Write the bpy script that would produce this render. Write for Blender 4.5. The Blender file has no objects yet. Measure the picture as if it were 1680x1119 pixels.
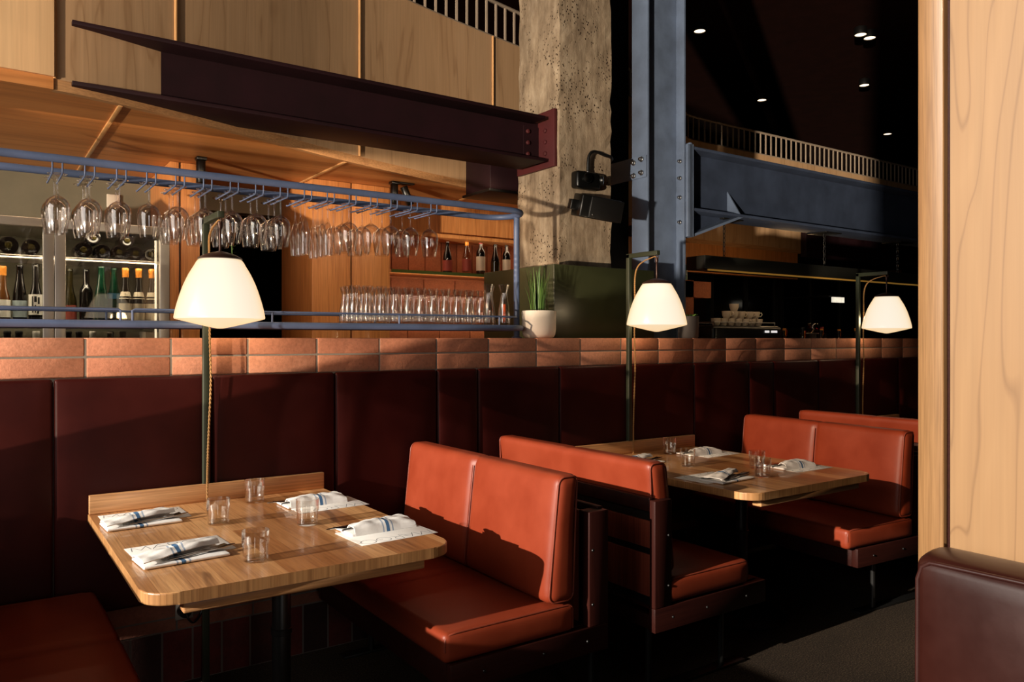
import bpy, bmesh, math, random
from math import sin, cos, pi, radians, atan2, sqrt
from mathutils import Vector, Matrix
random.seed(7)
S = bpy.context.scene
C = S.collection

# ------------------------------------------------------------------ camera, world, sun, exposure
cam_d = bpy.data.cameras.new('camera'); cam = bpy.data.objects.new('camera', cam_d); C.objects.link(cam)
cam.location = (0, 0, 1.42); cam.rotation_euler = (pi/2, 0, -0.60668)
cam_d.sensor_width = 36.0; cam_d.lens = 36.0*1284/1680; cam_d.shift_y = -3.5/1680; cam_d.clip_start = 0.05
S.camera = cam
S.view_settings.view_transform = 'Standard'; S.view_settings.look = 'None'
S.view_settings.exposure = 0.0; S.view_settings.gamma = 1.0; S.view_settings.use_curve_mapping = False
S.cycles.max_bounces = 12; S.cycles.transparent_max_bounces = 64; S.cycles.transmission_bounces = 12
S.cycles.caustics_reflective = False; S.cycles.caustics_refractive = False
S.cycles.sample_clamp_indirect = 6.0
W = bpy.data.worlds.new('world'); S.world = W; W.use_nodes = True
W.node_tree.nodes['Background'].inputs[0].default_value = (1.0, 0.93, 0.86, 1)
W.node_tree.nodes['Background'].inputs[1].default_value = 0.2

def sun(name, d, strength, col, ang):
    l = bpy.data.lights.new(name, 'SUN'); l.energy = strength; l.color = col; l.angle = radians(ang)
    o = bpy.data.objects.new(name, l); C.objects.link(o)
    o.rotation_euler = Vector(d).to_track_quat('-Z', 'Y').to_euler(); return o
def area(name, loc, d, sx, sy, power, col):
    l = bpy.data.lights.new(name, 'AREA'); l.shape = 'RECTANGLE'; l.size = sx; l.size_y = sy; l.energy = power; l.color = col
    o = bpy.data.objects.new(name, l); C.objects.link(o); o.location = loc
    o.rotation_euler = Vector(d).to_track_quat('-Z', 'Y').to_euler(); return o
def point(name, loc, power, col, r=0.05, spot=None, d=None):
    l = bpy.data.lights.new(name, 'SPOT' if spot else 'POINT'); l.energy = power; l.color = col; l.shadow_soft_size = r
    if spot: l.spot_size = radians(spot); l.spot_blend = 0.6
    o = bpy.data.objects.new(name, l); C.objects.link(o); o.location = loc
    if d: o.rotation_euler = Vector(d).to_track_quat('-Z', 'Y').to_euler()
    return o
sun('low_sun', (1, 0.075, -0.29), 7.6, (1.0, 0.90, 0.77), 0.5)                # low evening sun through the window front
sun('street_glint', (0.85, 0.51, 0.165), 3.5, (1.0, 0.84, 0.64), 1.0)        # sun thrown back up off the glazing and road outside
area('window_daylight', (-3.5, 1.5, 2.3), (1, 0, -.18), 4.2, 3.2, 125, (1.0, 0.92, 0.84))  # unseen fill at the left wall opening, standing for assumed window daylight
area('rear_window_daylight', (-0.4, -4.7, 1.9), (.25, 1, 0), .8, 3.0, 26, (1.0, 0.94, 0.88))  # unseen fill, added behind the camera for streaks in the glasses; no window there
area('alcove_strip', (3.8, 5.74, 2.25), (0, .15, -1), 2.2, .04, 2.2, (1.0, 0.72, 0.46))  # assumed strip hidden under the header, no fitting modelled
area('shelf_strip', (3.5, 5.60, 1.93), (0, .5, -1), 1.7, .04, 5, (1.0, 0.72, 0.46))  # unseen fill, added to brighten the tiles below the shelf
area('cooler_glow', (0.15, 4.68, 1.975), (0, .25, -1), 1.4, .05, 8, (1.0, 0.88, 0.70))
area('cooler_shelf_glow', (0.15, 4.655, 1.83), (0, .35, -1), 1.4, .04, 7, (1.0, 0.88, 0.70))  # unseen fill, added to brighten the bottle labels under the wire shelf
area('bar_strip', (1.6, 4.45, 2.52), (0, .45, -1), 2.8, .05, 12, (1.0, 0.74, 0.48))  # unseen fill under the soffit, added to brighten the cedar posts
point('kitchen_glow', (7.3, 5.3, 2.2), 6, (1.0, 0.62, 0.30), 0.2)  # unseen fill, added to light the far wood panel
area('counter_glow', (6.5, 4.36, 1.96), (0, .35, -1), 3.0, .05, 2.5, (1.0, 0.66, 0.36))

# ------------------------------------------------------------------ mesh helpers
class MB:
    def __init__(s): s.v = []; s.f = []; s.sm = []; s.mi = []
    def add(s, vs, fs, smooth=False, mi=0):
        n = len(s.v); s.v += [tuple(v) for v in vs]
        for f in fs: s.f.append([n+i for i in f]); s.sm.append(smooth); s.mi.append(mi)
        return s
    def addbm(s, bm, smooth=False, mi=0):
        bm.verts.index_update()
        s.add([v.co[:] for v in bm.verts], [[v.index for v in f.verts] for f in bm.faces], smooth, mi); bm.free(); return s
    def box(s, x0, x1, y0, y1, z0, z1, b=0.0, seg=2, mi=0, rot=None):
        if x0 > x1: x0, x1 = x1, x0
        bm = bmesh.new(); bmesh.ops.create_cube(bm, size=1.0)
        M = Matrix.Translation(((x0+x1)/2, (y0+y1)/2, (z0+z1)/2))
        if rot is not None: M = M @ rot.to_4x4()
        for v in bm.verts: v.co = Vector((v.co.x*(x1-x0), v.co.y*(y1-y0), v.co.z*(z1-z0)))
        if b > 0: bmesh.ops.bevel(bm, geom=bm.edges[:], offset=b, segments=seg, profile=0.5, affect='EDGES')
        bm.transform(M)
        return s.addbm(bm, b > 0, mi)
    def tube(s, pts, r, n=10, closed=False, mi=0, cap=True):
        pts = [Vector(p) for p in pts]; m = len(pts); rs = r if isinstance(r, (list, tuple)) else [r]*m
        t0 = None; rings = []
        for i, p in enumerate(pts):
            if closed: t = (pts[(i+1) % m]-pts[i-1])
            else: t = pts[min(i+1, m-1)]-pts[max(i-1, 0)]
            t.normalize()
            if t0 is None:
                a = Vector((0, 0, 1)) if abs(t.z) < 0.9 else Vector((1, 0, 0))
                u = t.cross(a).normalized()
            else:
                q = t0.rotation_difference(t); u = q @ u
            w = t.cross(u); t0 = t
            rings.append([p+(u*cos(2*pi*k/n)+w*sin(2*pi*k/n))*rs[i] for k in range(n)])
        vs = [v for R in rings for v in R]; fs = []
        for i in range(m if closed else m-1):
            j = (i+1) % m
            for k in range(n): fs.append([i*n+k, i*n+(k+1) % n, j*n+(k+1) % n, j*n+k])
        if not closed and cap: fs += [list(range(n))[::-1], [(m-1)*n+k for k in range(n)]]
        return s.add(vs, fs, True, mi)
    def lathe(s, prof, c=(0, 0, 0), n=24, axis='z', mi=0, smooth=True):
        vs = []; fs = []; rings = []
        for r, z in prof:
            if r < 1e-6: rings.append([len(vs)]); vs.append((0, 0, z))
            else:
                rings.append(list(range(len(vs), len(vs)+n)))
                vs += [(r*cos(2*pi*k/n), r*sin(2*pi*k/n), z) for k in range(n)]
        for A, B in zip(rings[:-1], rings[1:]):
            if len(A) == 1 and len(B) == 1: continue
            for k in range(n):
                if len(A) == 1: fs.append([A[0], B[k], B[(k+1) % n]][::-1])
                elif len(B) == 1: fs.append([A[k], A[(k+1) % n], B[0]])
                else: fs.append([A[k], A[(k+1) % n], B[(k+1) % n], B[k]])
        def ax(v):
            x, y, z = v
            if axis == 'y': x, y, z = x, z, -y
            elif axis == 'x': x, y, z = z, y, -x
            return (x+c[0], y+c[1], z+c[2])
        return s.add([ax(v) for v in vs], fs, smooth, mi)
    def cyl(s, c, r, h, n=20, axis='z', mi=0):
        return s.lathe([(0, 0), (r-min(r*.12, .002), 0), (r, min(r*.12, .002)), (r, h-min(r*.12, .002)), (r-min(r*.12, .002), h), (0, h)], c, n, axis, mi)
    def prism(s, poly, a, b, axis='y', bevel=0.0, mi=0):
        bm = bmesh.new()
        def P(p, t):
            return (p[0], t, p[1]) if axis == 'y' else ((t, p[0], p[1]) if axis == 'x' else (p[0], p[1], t))
        A = [bm.verts.new(P(p, a)) for p in poly]; B = [bm.verts.new(P(p, b)) for p in poly]
        bm.faces.new(A); bm.faces.new(B[::-1]); n = len(poly)
        for i in range(n): bm.faces.new([A[i], B[i], B[(i+1) % n], A[(i+1) % n]][::-1])
        bmesh.ops.recalc_face_normals(bm, faces=bm.faces[:])
        if bevel: bmesh.ops.bevel(bm, geom=bm.edges[:], offset=bevel, segments=2, profile=.5, affect='EDGES')
        return s.addbm(bm, False, mi)
    def grid(s, rows, smooth=True, closed=False, mi=0):
        n = len(rows[0]); vs = [v for R in rows for v in R]; fs = []
        for i in range(len(rows)-1):
            for k in range(n if closed else n-1):
                fs.append([i*n+k, i*n+(k+1) % n, (i+1)*n+(k+1) % n, (i+1)*n+k])
        return s.add(vs, fs, smooth, mi)
    def cushion(s, x0, x1, y0, y1, z0, z1, r, nx=10, ny=24, nz=10, fn=None):
        def axis(a, b, n):
            e = [a+r*(1-cos(t*pi/8)) for t in range(5)]; f = [b-r*(1-cos(t*pi/8)) for t in range(5)][::-1]
            return e+[a+r+(b-a-2*r)*i/n for i in range(1, n)]+f
        X, Y, Z = axis(x0, x1, nx), axis(y0, y1, ny), axis(z0, z1, nz)
        idx = {}; vs = []; fs = []
        def V(i, j, k):
            if (i, j, k) in idx: return idx[(i, j, k)]
            p = Vector((X[i], Y[j], Z[k]))
            q = Vector((min(max(p.x, x0+r), x1-r), min(max(p.y, y0+r), y1-r), min(max(p.z, z0+r), z1-r)))
            d = p-q
            if d.length > 1e-9:
                m = max(abs(d.x), abs(d.y), abs(d.z)); d = d.normalized()*m
            p = q+d
            if fn: p = Vector(fn(p))
            idx[(i, j, k)] = len(vs); vs.append(p[:]); return idx[(i, j, k)]
        a, b, c = len(X)-1, len(Y)-1, len(Z)-1
        for i in range(a):
            for j in range(b):
                fs.append([V(i, j, 0), V(i, j+1, 0), V(i+1, j+1, 0), V(i+1, j, 0)]); fs.append([V(i, j, c), V(i+1, j, c), V(i+1, j+1, c), V(i, j+1, c)])
        for i in range(a):
            for k in range(c):
                fs.append([V(i, 0, k), V(i+1, 0, k), V(i+1, 0, k+1), V(i, 0, k+1)]); fs.append([V(i, b, k), V(i, b, k+1), V(i+1, b, k+1), V(i+1, b, k)])
        for j in range(b):
            for k in range(c):
                fs.append([V(0, j, k), V(0, j, k+1), V(0, j+1, k+1), V(0, j+1, k)]); fs.append([V(a, j, k), V(a, j+1, k), V(a, j+1, k+1), V(a, j, k+1)])
        return s.add(vs, fs, True)
    def xf(s, M):
        s.v = [(M @ Vector(v))[:] for v in s.v]; return s
    def build(s, name, mat, parent=None, world=False, origin=None):
        off = Vector((0, 0, 0))
        if parent is not None:
            if world:
                p = parent
                while p: off += p.location; p = p.parent
        else:
            if origin is None:
                xs = [v[0] for v in s.v]; ys = [v[1] for v in s.v]; zs = [v[2] for v in s.v]
                origin = ((min(xs)+max(xs))/2, (min(ys)+max(ys))/2, min(zs))
            off = Vector(origin)
        me = bpy.data.meshes.new(name)
        me.from_pydata([(v[0]-off.x, v[1]-off.y, v[2]-off.z) for v in s.v], [], s.f)
        me.polygons.foreach_set('use_smooth', s.sm); me.polygons.foreach_set('material_index', s.mi)
        for m in (mat if isinstance(mat, (list, tuple)) else [mat]): me.materials.append(m)
        me.update()
        if any(s.sm):
            try: me.set_sharp_from_angle(angle=radians(50))
            except Exception: pass
        o = bpy.data.objects.new(name, me); C.objects.link(o)
        if parent is not None: o.parent = parent
        else: o.location = off
        return o

def tag(o, label=None, cat=None, group=None, kind=None):
    if label: o['label'] = label
    if cat: o['category'] = cat
    if group: o['group'] = group
    if kind: o['kind'] = kind
    return o
def thing(name, label, cat, loc=(0, 0, 0), group=None, rz=0.0):
    o = bpy.data.objects.new(name, None); C.objects.link(o); o.empty_display_size = 0.05
    o.location = loc; o.rotation_euler = (0, 0, rz); return tag(o, label, cat, group)
def copy_tree(o, parent=None):
    c = o.copy(); C.objects.link(c)
    if parent is not None: c.parent = parent
    for ch in KIDS.get(o.name, [x for x in bpy.data.objects if x.parent == o]): copy_tree(ch, c)
    return c
KIDS = {}
def freeze(o):          # remembers the children once so that copying stays quick
    KIDS[o.name] = [x for x in bpy.data.objects if x.parent == o]
    for ch in KIDS[o.name]: freeze(ch)
def structure(o): o['kind'] = 'structure'; return o
ORD = ['zeroth', 'first', 'second', 'third', 'fourth', 'fifth', 'sixth', 'seventh', 'eighth', 'ninth', 'tenth', 'eleventh', 'twelfth', 'thirteenth', 'fourteenth', 'fifteenth', 'sixteenth', 'seventeenth', 'eighteenth']

# ------------------------------------------------------------------ materials
def lin(c):
    return tuple((x/12.92 if x <= .04045 else ((x+.055)/1.055)**2.4) for x in [v/255 for v in c])+(1,)
class Mat:
    def __init__(s, name, col=(128, 128, 128), rough=.5, metal=0.0, spec=.5, coat=0.0):
        s.m = bpy.data.materials.new(name); s.m.use_nodes = True; s.nt = s.m.node_tree
        s.b = s.nt.nodes['Principled BSDF']; s.out = s.nt.nodes['Material Output']
        s.b.inputs['Base Color'].default_value = lin(col); s.b.inputs['Roughness'].default_value = rough
        s.b.inputs['Metallic'].default_value = metal; s.b.inputs['Specular IOR Level'].default_value = spec
        s.b.inputs['Coat Weight'].default_value = coat
        tc = s.n('ShaderNodeTexCoord'); s.obj = tc.outputs['Object']
    def n(s, t, **k):
        o = s.nt.nodes.new(t)
        for a, v in k.items():
            if a in o.inputs: o.inputs[a].default_value = v
            else: setattr(o, a, v)
        return o
    def L(s, a, b): s.nt.links.new(a, b)
    def map(s, scale=(1, 1, 1), rot=(0, 0, 0), loc=(0, 0, 0), src=None):
        o = s.n('ShaderNodeMapping'); o.inputs['Scale'].default_value = scale; o.inputs['Rotation'].default_value = rot; o.inputs['Location'].default_value = loc
        s.L(src or s.obj, o.inputs['Vector']); return o.outputs[0]
    def noise(s, vec, scale=5, detail=4, rough=.55, dist=0.0):
        o = s.n('ShaderNodeTexNoise'); o.inputs['Scale'].default_value = scale; o.inputs['Detail'].default_value = detail
        o.inputs['Roughness'].default_value = rough; o.inputs['Distortion'].default_value = dist
        s.L(vec, o.inputs['Vector']); return o.outputs[0]
    def ramp(s, fac, stops, interp='LINEAR'):
        o = s.n('ShaderNodeValToRGB'); o.color_ramp.interpolation = interp; e = o.color_ramp.elements
        while len(e) < len(stops): e.new(.5)
        for i, (p, c) in enumerate(stops): e[i].position = p; e[i].color = lin(c) if len(c) == 3 else c
        s.L(fac, o.inputs[0]); return o.outputs[0]
    def math(s, op, a, b=None):
        o = s.n('ShaderNodeMath', operation=op)
        for i, x in enumerate((a, b)):
            if x is None: continue
            if isinstance(x, (int, float)): o.inputs[i].default_value = x
            else: s.L(x, o.inputs[i])
        return o.outputs[0]
    def mix(s, fac, a, b, mode='MIX'):
        o = s.n('ShaderNodeMix', data_type='RGBA', blend_type=mode)
        for i, x in ((0, fac), (6, a), (7, b)):
            if isinstance(x, (int, float)): o.inputs[i].default_value = x
            elif isinstance(x, tuple): o.inputs[i].default_value = x
            else: s.L(x, o.inputs[i])
        return o.outputs[2]
    def bump(s, h, strength=.2, dist=.01):
        o = s.n('ShaderNodeBump'); o.inputs['Strength'].default_value = strength; o.inputs['Distance'].default_value = dist
        s.L(h, o.inputs['Height']); s.L(o.outputs[0], s.b.inputs['Normal']); return s
    def col(s, c): s.L(c, s.b.inputs['Base Color']); return s
    def island(s):
        g = s.n('ShaderNodeNewGeometry'); return g.outputs['Random Per Island']
    def emit(s, col, st):
        s.b.inputs['Emission Color'].default_value = lin(col); s.b.inputs['Emission Strength'].default_value = st; return s

def wood(name, dark, mid, light, axis='z', rough=.42, scale=1.0, rings=7.0, coat=.1, island=0.0, fine=1.0, st=.07, line=.12, spec=.5):
    M = Mat(name, mid, rough, coat=coat, spec=spec)
    sc = {'z': (1, 1, st), 'y': (1, st, 1), 'x': (st, 1, 1)}[axis]
    v = M.map(tuple(a*scale for a in sc))
    big = M.noise(v, 3.2, 3, .5, .35)
    if island:
        a = M.n('ShaderNodeMath', operation='ADD'); M.L(big, a.inputs[0]); M.L(M.math('MULTIPLY', M.island(), .35), a.inputs[1]); big = a.outputs[0]
    ring = M.math('FRACT', M.math('MULTIPLY', big, rings))
    c = M.ramp(ring, [(0, dark), (line, mid), (.55, light), (1-line, mid), (1, dark)])
    sc2 = {'z': (90, 90, 2), 'y': (90, 2, 90), 'x': (2, 90, 90)}[axis]
    f = M.noise(M.map(tuple(a*scale for a in sc2)), 1.0, 3, .6)
    c = M.mix(.55*fine, c, M.ramp(f, [(.3, mid), (.7, light)]))
    c = M.mix(.35*fine, c, M.ramp(f, [(.28, (110, 110, 110)), (.62, (255, 255, 255))]), 'MULTIPLY')
    if island: c = M.mix(1.0, c, M.ramp(M.island(), [(0, (255-int(island*255),)*3), (1, (255, 255, 255))]), 'MULTIPLY')
    M.col(c); M.bump(f, .06, .003); return M.m

def leather(name, c0, c1, rough=.42, spec=.45, bump=.12):
    M = Mat(name, c0, rough, spec=spec)
    a = M.noise(M.obj, 5.0, 5, .6); M.col(M.ramp(a, [(.3, c0), (.72, c1)]))
    b = M.noise(M.obj, 260, 2, .5); d = M.noise(M.obj, 14, 4, .6)
    M.L(M.ramp(a, [(.2, (int(255*(rough-.08)),)*3+(1,) if False else (rough-.06,)*3+(1,)), (.8, (rough+.08,)*3+(1,))]), M.b.inputs['Roughness'])
    M.bump(M.math('ADD', M.math('MULTIPLY', b, .07), d), bump, .004); return M.m

def thin_glass(name, tint=(255, 255, 255), edge=.75, refl=1.0, alpha=0.0, power=2.0):
    M = Mat(name); nt = M.nt
    tr = M.n('ShaderNodeBsdfTransparent'); tr.inputs[0].default_value = lin(tint)
    gl = M.n('ShaderNodeBsdfGlossy'); gl.inputs['Roughness'].default_value = .03; gl.inputs[0].default_value = (refl, refl, refl, 1)
    lw = M.n('ShaderNodeLayerWeight'); lw.inputs[0].default_value = .35
    p = M.math('POWER', lw.outputs['Facing'], power); f = M.math('ADD', M.math('MULTIPLY', p, edge), .075+alpha)
    mx = M.n('ShaderNodeMixShader'); M.L(f, mx.inputs[0]); M.L(tr.outputs[0], mx.inputs[1]); M.L(gl.outputs[0], mx.inputs[2]); M.L(mx.outputs[0], M.out.inputs[0])
    return M.m

MT = {}
MT['maple'] = wood('veneer_maple', (120, 88, 56), (141, 107, 71), (146, 112, 75), 'z', .5, .9, 15, .03, fine=.3, st=.10, line=.05)
MT['fir'] = wood('fir_stile', (118, 80, 47), (136, 98, 60), (144, 108, 70), 'z', .45, 3.0, 5, .05)
MT['cherry'] = wood('veneer_cherry', (178, 138, 100), (200, 160, 120), (208, 168, 128), 'z', .5, 1.0, 6, .05, fine=.35, st=.12, line=.07)
MT['cherry_light'] = wood('veneer_cherry_light', (204, 160, 112), (226, 182, 134), (232, 190, 142), 'z', .5, 1.0, 5, .05, fine=.35, st=.1, line=.07)  # brighter copy of the cherry, its sunlit look put into the colour
MT['soffit'] = wood('veneer_soffit', (186, 118, 62), (208, 136, 74), (218, 148, 86), 'x', .5, 1.0, 4, .05, fine=.4)
MT['cedar'] = wood('cedar_post', (176, 104, 52), (208, 134, 74), (222, 150, 88), 'z', .4, 2.0, 6, .15)
MT['bead'] = wood('wood_bead', (190, 130, 76), (214, 158, 100), (226, 174, 118), 'z', .35, 3.0, 4, .2)
MT['mahogany'] = wood('mahogany', (30, 10, 8), (42, 15, 11), (50, 20, 14), 'x', .5, 2.0, 5, .03, spec=.15)
MT['mahogany_up'] = wood('mahogany_upright', (32, 11, 8), (45, 16, 12), (54, 22, 16), 'z', .5, 2.0, 5, .03, spec=.15)
MT['backboard'] = wood('bench_backboard', (84, 36, 25), (116, 52, 36), (134, 64, 46), 'z', .5, 2.0, 5, .03, spec=.15)  # mahogany boards, colour brightened in place of missing fill light
MT['darkwood'] = wood('dark_stained_wood', (30, 17, 11), (44, 25, 16), (56, 33, 21), 'z', .5, 1.5, 5, .05)

def butcher():
    M = Mat('oak_staves', (176, 120, 70), .33, coat=.25)
    v = M.map((1, 1, 1), (0, 0, pi/2))
    b = M.n('ShaderNodeTexBrick'); b.offset = .37; b.squash = 1.0
    for k, x in (('Scale', 1.0), ('Mortar Size', .0006), ('Brick Width', .62), ('Row Height', .086), ('Mortar Smooth', .2), ('Bias', 0.0)): b.inputs[k].default_value = x
    b.inputs['Color1'].default_value = lin((176, 120, 72)); b.inputs['Color2'].default_value = lin((236, 188, 134)); b.inputs['Mortar'].default_value = lin((160, 106, 62))
    M.L(v, b.inputs['Vector'])
    g = M.noise(M.map((26, 1.6, 26)), 1.0, 5, .65, .6)
    c = M.mix(.75, b.outputs[0], M.ramp(g, [(.25, (150, 120, 96)), (.5, (222, 205, 190)), (.75, (255, 250, 240))]), 'MULTIPLY')
    f = M.noise(M.map((160, 5, 160)), 1.0, 2, .5)
    c = M.mix(.5, c, M.ramp(f, [(.25, (140, 110, 90)), (.55, (255, 255, 255))]), 'MULTIPLY')
    k = M.noise(M.map((5.5, 2.4, 1)), 1.0, 2, .5, 1.2)
    c = M.mix(M.ramp(k, [(.69, (0, 0, 0)), (.735, (200, 200, 200))]), c, lin((84, 48, 26)))
    M.col(c); M.bump(g, .05, .002); return M.m
MT['oak'] = butcher()
MT['oak_edge'] = wood('oak_edge', (140, 94, 54), (178, 126, 78), (200, 150, 98), 'z', .4, 1.3, 7, .15)
MT['oak_strip'] = wood('oak_strip', (164, 112, 70), (196, 142, 94), (210, 158, 108), 'x', .4, 2.0, 6, .15)

MT['leather'] = leather('leather_cognac', (122, 46, 25), (138, 57, 33), .42, .3)
MT['piping'] = leather('leather_piping', (116, 47, 30), (134, 60, 40), .45, .4)
MT['oxblood'] = leather('leather_oxblood', (48, 12, 10), (60, 17, 13), .45, .15, .12)
MT['sofa'] = leather('leather_brown_sofa', (38, 14, 10), (50, 20, 14), .33, .5, .10)
MT['sofa_piping'] = leather('leather_brown_piping', (42, 18, 15), (54, 24, 20), .38, .5)

def terracotta(name, c0, c1, c2):
    M = Mat(name, c1, .75, spec=.25)
    a = M.noise(M.obj, 9, 5, .6); isl = M.island()
    c = M.ramp(M.math('ADD', M.math('MULTIPLY', a, .5), M.math('MULTIPLY', isl, .5)), [(.2, c0), (.5, c1), (.8, c2)])
    sp = M.noise(M.obj, 70, 4, .7); c = M.mix(.35, c, M.ramp(sp, [(.3, (150, 150, 150)), (.6, (255, 255, 255))]), 'MULTIPLY')
    M.col(c); M.bump(M.math('ADD', sp, a), .35, .004); return M.m
MT['brick'] = terracotta('terracotta_tile', (186, 120, 92), (200, 134, 104), (214, 150, 120))
MT['basebrick'] = terracotta('brown_tile', (112, 68, 52), (132, 82, 64), (146, 94, 74))
MT['basetile'] = terracotta('dark_tile', (40, 24, 20), (58, 30, 24), (96, 34, 28))
MT['redtile'] = terracotta('red_brick_tile', (130, 72, 46), (150, 86, 56), (166, 100, 66))
M = Mat('grout', (150, 140, 128), .9, spec=.1); M.bump(M.noise(M.obj, 120), .4, .003); MT['grout'] = M.m
M = Mat('base_grout', (100, 92, 86), .9, spec=.1); M.bump(M.noise(M.obj, 120), .4, .003); MT['basegrout'] = M.m

def concrete():
    M = Mat('raw_concrete', (150, 128, 104), .85, spec=.2)
    a = M.noise(M.map((1, 1, .45)), 9, 9, .72); b = M.noise(M.map((1, 1, .5)), 2.4, 6, .68); g = M.noise(M.map((22, 22, 2.2)), 1.0, 4, .6)
    c = M.ramp(a, [(.25, (120, 102, 84)), (.5, (172, 154, 132)), (.75, (208, 192, 170))])
    c = M.mix(.55, c, M.ramp(b, [(.32, (120, 98, 74)), (.62, (255, 248, 238))]), 'MULTIPLY')
    c = M.mix(.35, c, M.ramp(g, [(.3, (120, 110, 100)), (.6, (255, 255, 255))]), 'MULTIPLY')
    vo = M.n('ShaderNodeTexVoronoi'); vo.inputs['Scale'].default_value = 46; M.L(M.obj, vo.inputs['Vector'])
    mask = M.ramp(M.noise(M.obj, 3.1, 3, .6), [(.52, (0, 0, 0)), (.6, (255, 255, 255))])
    pit = M.ramp(vo.outputs['Distance'], [(.16, (255, 255, 255)), (.3, (0, 0, 0))])
    pm = M.mix(1.0, pit, mask, 'MULTIPLY')
    c = M.mix(pm, c, lin((52, 38, 26)))
    M.col(c); M.bump(M.math('SUBTRACT', M.math('ADD', a, M.math('MULTIPLY', g, .4)), M.math('MULTIPLY', pm, 1.6)), .6, .012); return M.m
MT['concrete'] = concrete()

def paint(name, c, rough=.42, v=.12, spec=.45, metal=0.0):
    M = Mat(name, c, rough, metal, spec)
    a = M.noise(M.obj, 4, 5, .6); M.col(M.ramp(a, [(.3, tuple(int(x*(1-v)) for x in c)), (.7, tuple(min(255, int(x*(1+v))) for x in c))]))
    M.bump(M.noise(M.obj, 60, 3), .05, .003); return M.m
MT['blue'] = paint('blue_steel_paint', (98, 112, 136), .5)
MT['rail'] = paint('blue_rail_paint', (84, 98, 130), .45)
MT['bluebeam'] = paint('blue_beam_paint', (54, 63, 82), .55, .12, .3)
MT['maroon'] = paint('maroon_steel_paint', (34, 15, 19), .6, .12, .2)
MT['plate'] = paint('maroon_plate_paint', (78, 28, 30), .6)
MT['green'] = paint('olive_enamel', (46, 49, 31), .34, .08)
MT['lampgreen'] = paint('sage_powder_coat', (46, 50, 37), .45)
MT['navy'] = paint('navy_steel', (20, 24, 34), .5)  # blue steel with its shade darkened into the colour
MT['black'] = paint('black_paint', (14, 13, 13), .42)
MT['blackmetal'] = paint('black_metal', (22, 21, 20), .38)
MT['plastic'] = paint('black_plastic', (11, 11, 11), .32)
MT['hood'] = paint('dark_hood_steel', (24, 24, 20), .5)
MT['bronze'] = paint('oiled_bronze', (58, 38, 32), .35, .12, .5, .4)
MT['olivewall'] = paint('olive_wall_paint', (122, 116, 98), .7, .05, .2)
MT['darkwall'] = paint('dark_plaster', (22, 13, 10), .85, .1, .1)
MT['ceiling'] = paint('dark_ceiling', (44, 20, 15), .9, .1, .1)
MT['whiteplastic'] = paint('ivory_plastic', (226, 214, 196), .4, .03)
MT['ceramic'] = paint('matt_ceramic', (206, 196, 182), .55, .04)
MT['cup'] = paint('white_cup_glaze', (206, 192, 172), .3, .03)
MT['greypot'] = paint('grey_ceramic', (70, 67, 66), .6, .04)
MT['baluster'] = paint('baluster_paint', (168, 150, 132), .55, .05)
MT['cord'] = wood('fabric_cord', (104, 68, 34), (150, 106, 58), (176, 134, 80), 'z', .8, 12, 4)
M = Mat('brushed_steel', (190, 180, 168), .4, .75); M.bump(M.noise(M.map((120, 120, 2)), 1, 2), .05, .002); MT['steel'] = M.m
M = Mat('polished_cutlery', (168, 164, 158), .2, 1.0); MT['cutlery'] = M.m
M = Mat('bolt_zinc', (150, 150, 152), .35, 1.0); MT['zinc'] = M.m

def floor_mat():
    M = Mat('speckled_floor', (58, 50, 42), .8, spec=.2)
    a = M.noise(M.obj, 150, 3, .75); b = M.noise(M.obj, 1.3, 4, .6)
    c = M.ramp(a, [(.3, (20, 15, 12)), (.5, (52, 42, 33)), (.66, (98, 84, 68))])
    M.col(M.mix(.7, c, M.ramp(b, [(.3, (130, 120, 110)), (.7, (255, 245, 230))]), 'MULTIPLY')); M.bump(a, .15, .003); return M.m
MT['floor'] = floor_mat()

def linen():
    M = Mat('linen_stripe', (236, 234, 230), .85, spec=.15)
    sx = M.n('ShaderNodeSeparateXYZ'); M.L(M.obj, sx.inputs[0]); x = sx.outputs[0]
    def band(c, w):
        return M.math('LESS_THAN', M.math('ABSOLUTE', M.math('SUBTRACT', x, c)), w)
    col = M.mix(band(.112, .0065), lin((238, 236, 233)), lin((74, 110, 150)))
    for c, w in ((.094, .0028), (.130, .0028)): col = M.mix(M.math('MULTIPLY', band(c, w), .75), col, lin((120, 146, 178)))
    M.col(col); M.bump(M.noise(M.obj, 45, 4, .6), .25, .004); return M.m
MT['linen'] = linen()
M = Mat('menu_paper', (240, 238, 234), .7, spec=.2); MT['paper'] = M.m
M = Mat('menu_ink', (112, 116, 122), .7); MT['ink'] = M.m
def opal():
    M = Mat('opal_glass', (120, 110, 98), .25, spec=.5)
    sx = M.n('ShaderNodeSeparateXYZ'); M.L(M.obj, sx.inputs[0])
    lw = M.n('ShaderNodeLayerWeight'); lw.inputs[0].default_value = .5
    c = M.ramp(lw.outputs['Facing'], [(0, (255, 244, 224)), (.45, (255, 236, 206)), (1, (248, 206, 148))])
    M.L(c, M.b.inputs['Emission Color']); M.b.inputs['Emission Strength'].default_value = .97; return M.m
MT['opal'] = opal()
MT['glass'] = thin_glass('clear_glass', (252, 251, 250), .9)
MT['tumblerglass'] = thin_glass('tumbler_glass', (250, 249, 247), 1.0, power=1.7)
MT['stemglass'] = thin_glass('stemware_glass', (250, 248, 246), .9)
MT['pane'] = thin_glass('door_glass', (225, 222, 214), .5, .8)
M = Mat('solid_glass', (255, 255, 255), .0); M.b.inputs['Transmission Weight'].default_value = 1.0; M.b.inputs['IOR'].default_value = 1.46; MT['solid'] = M.m
def bottle(name, c, rough=.08): M = Mat(name, c, rough, spec=.6); return M.m
MT['bottle_dark'] = bottle('dark_bottle_glass', (14, 10, 9))
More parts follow.
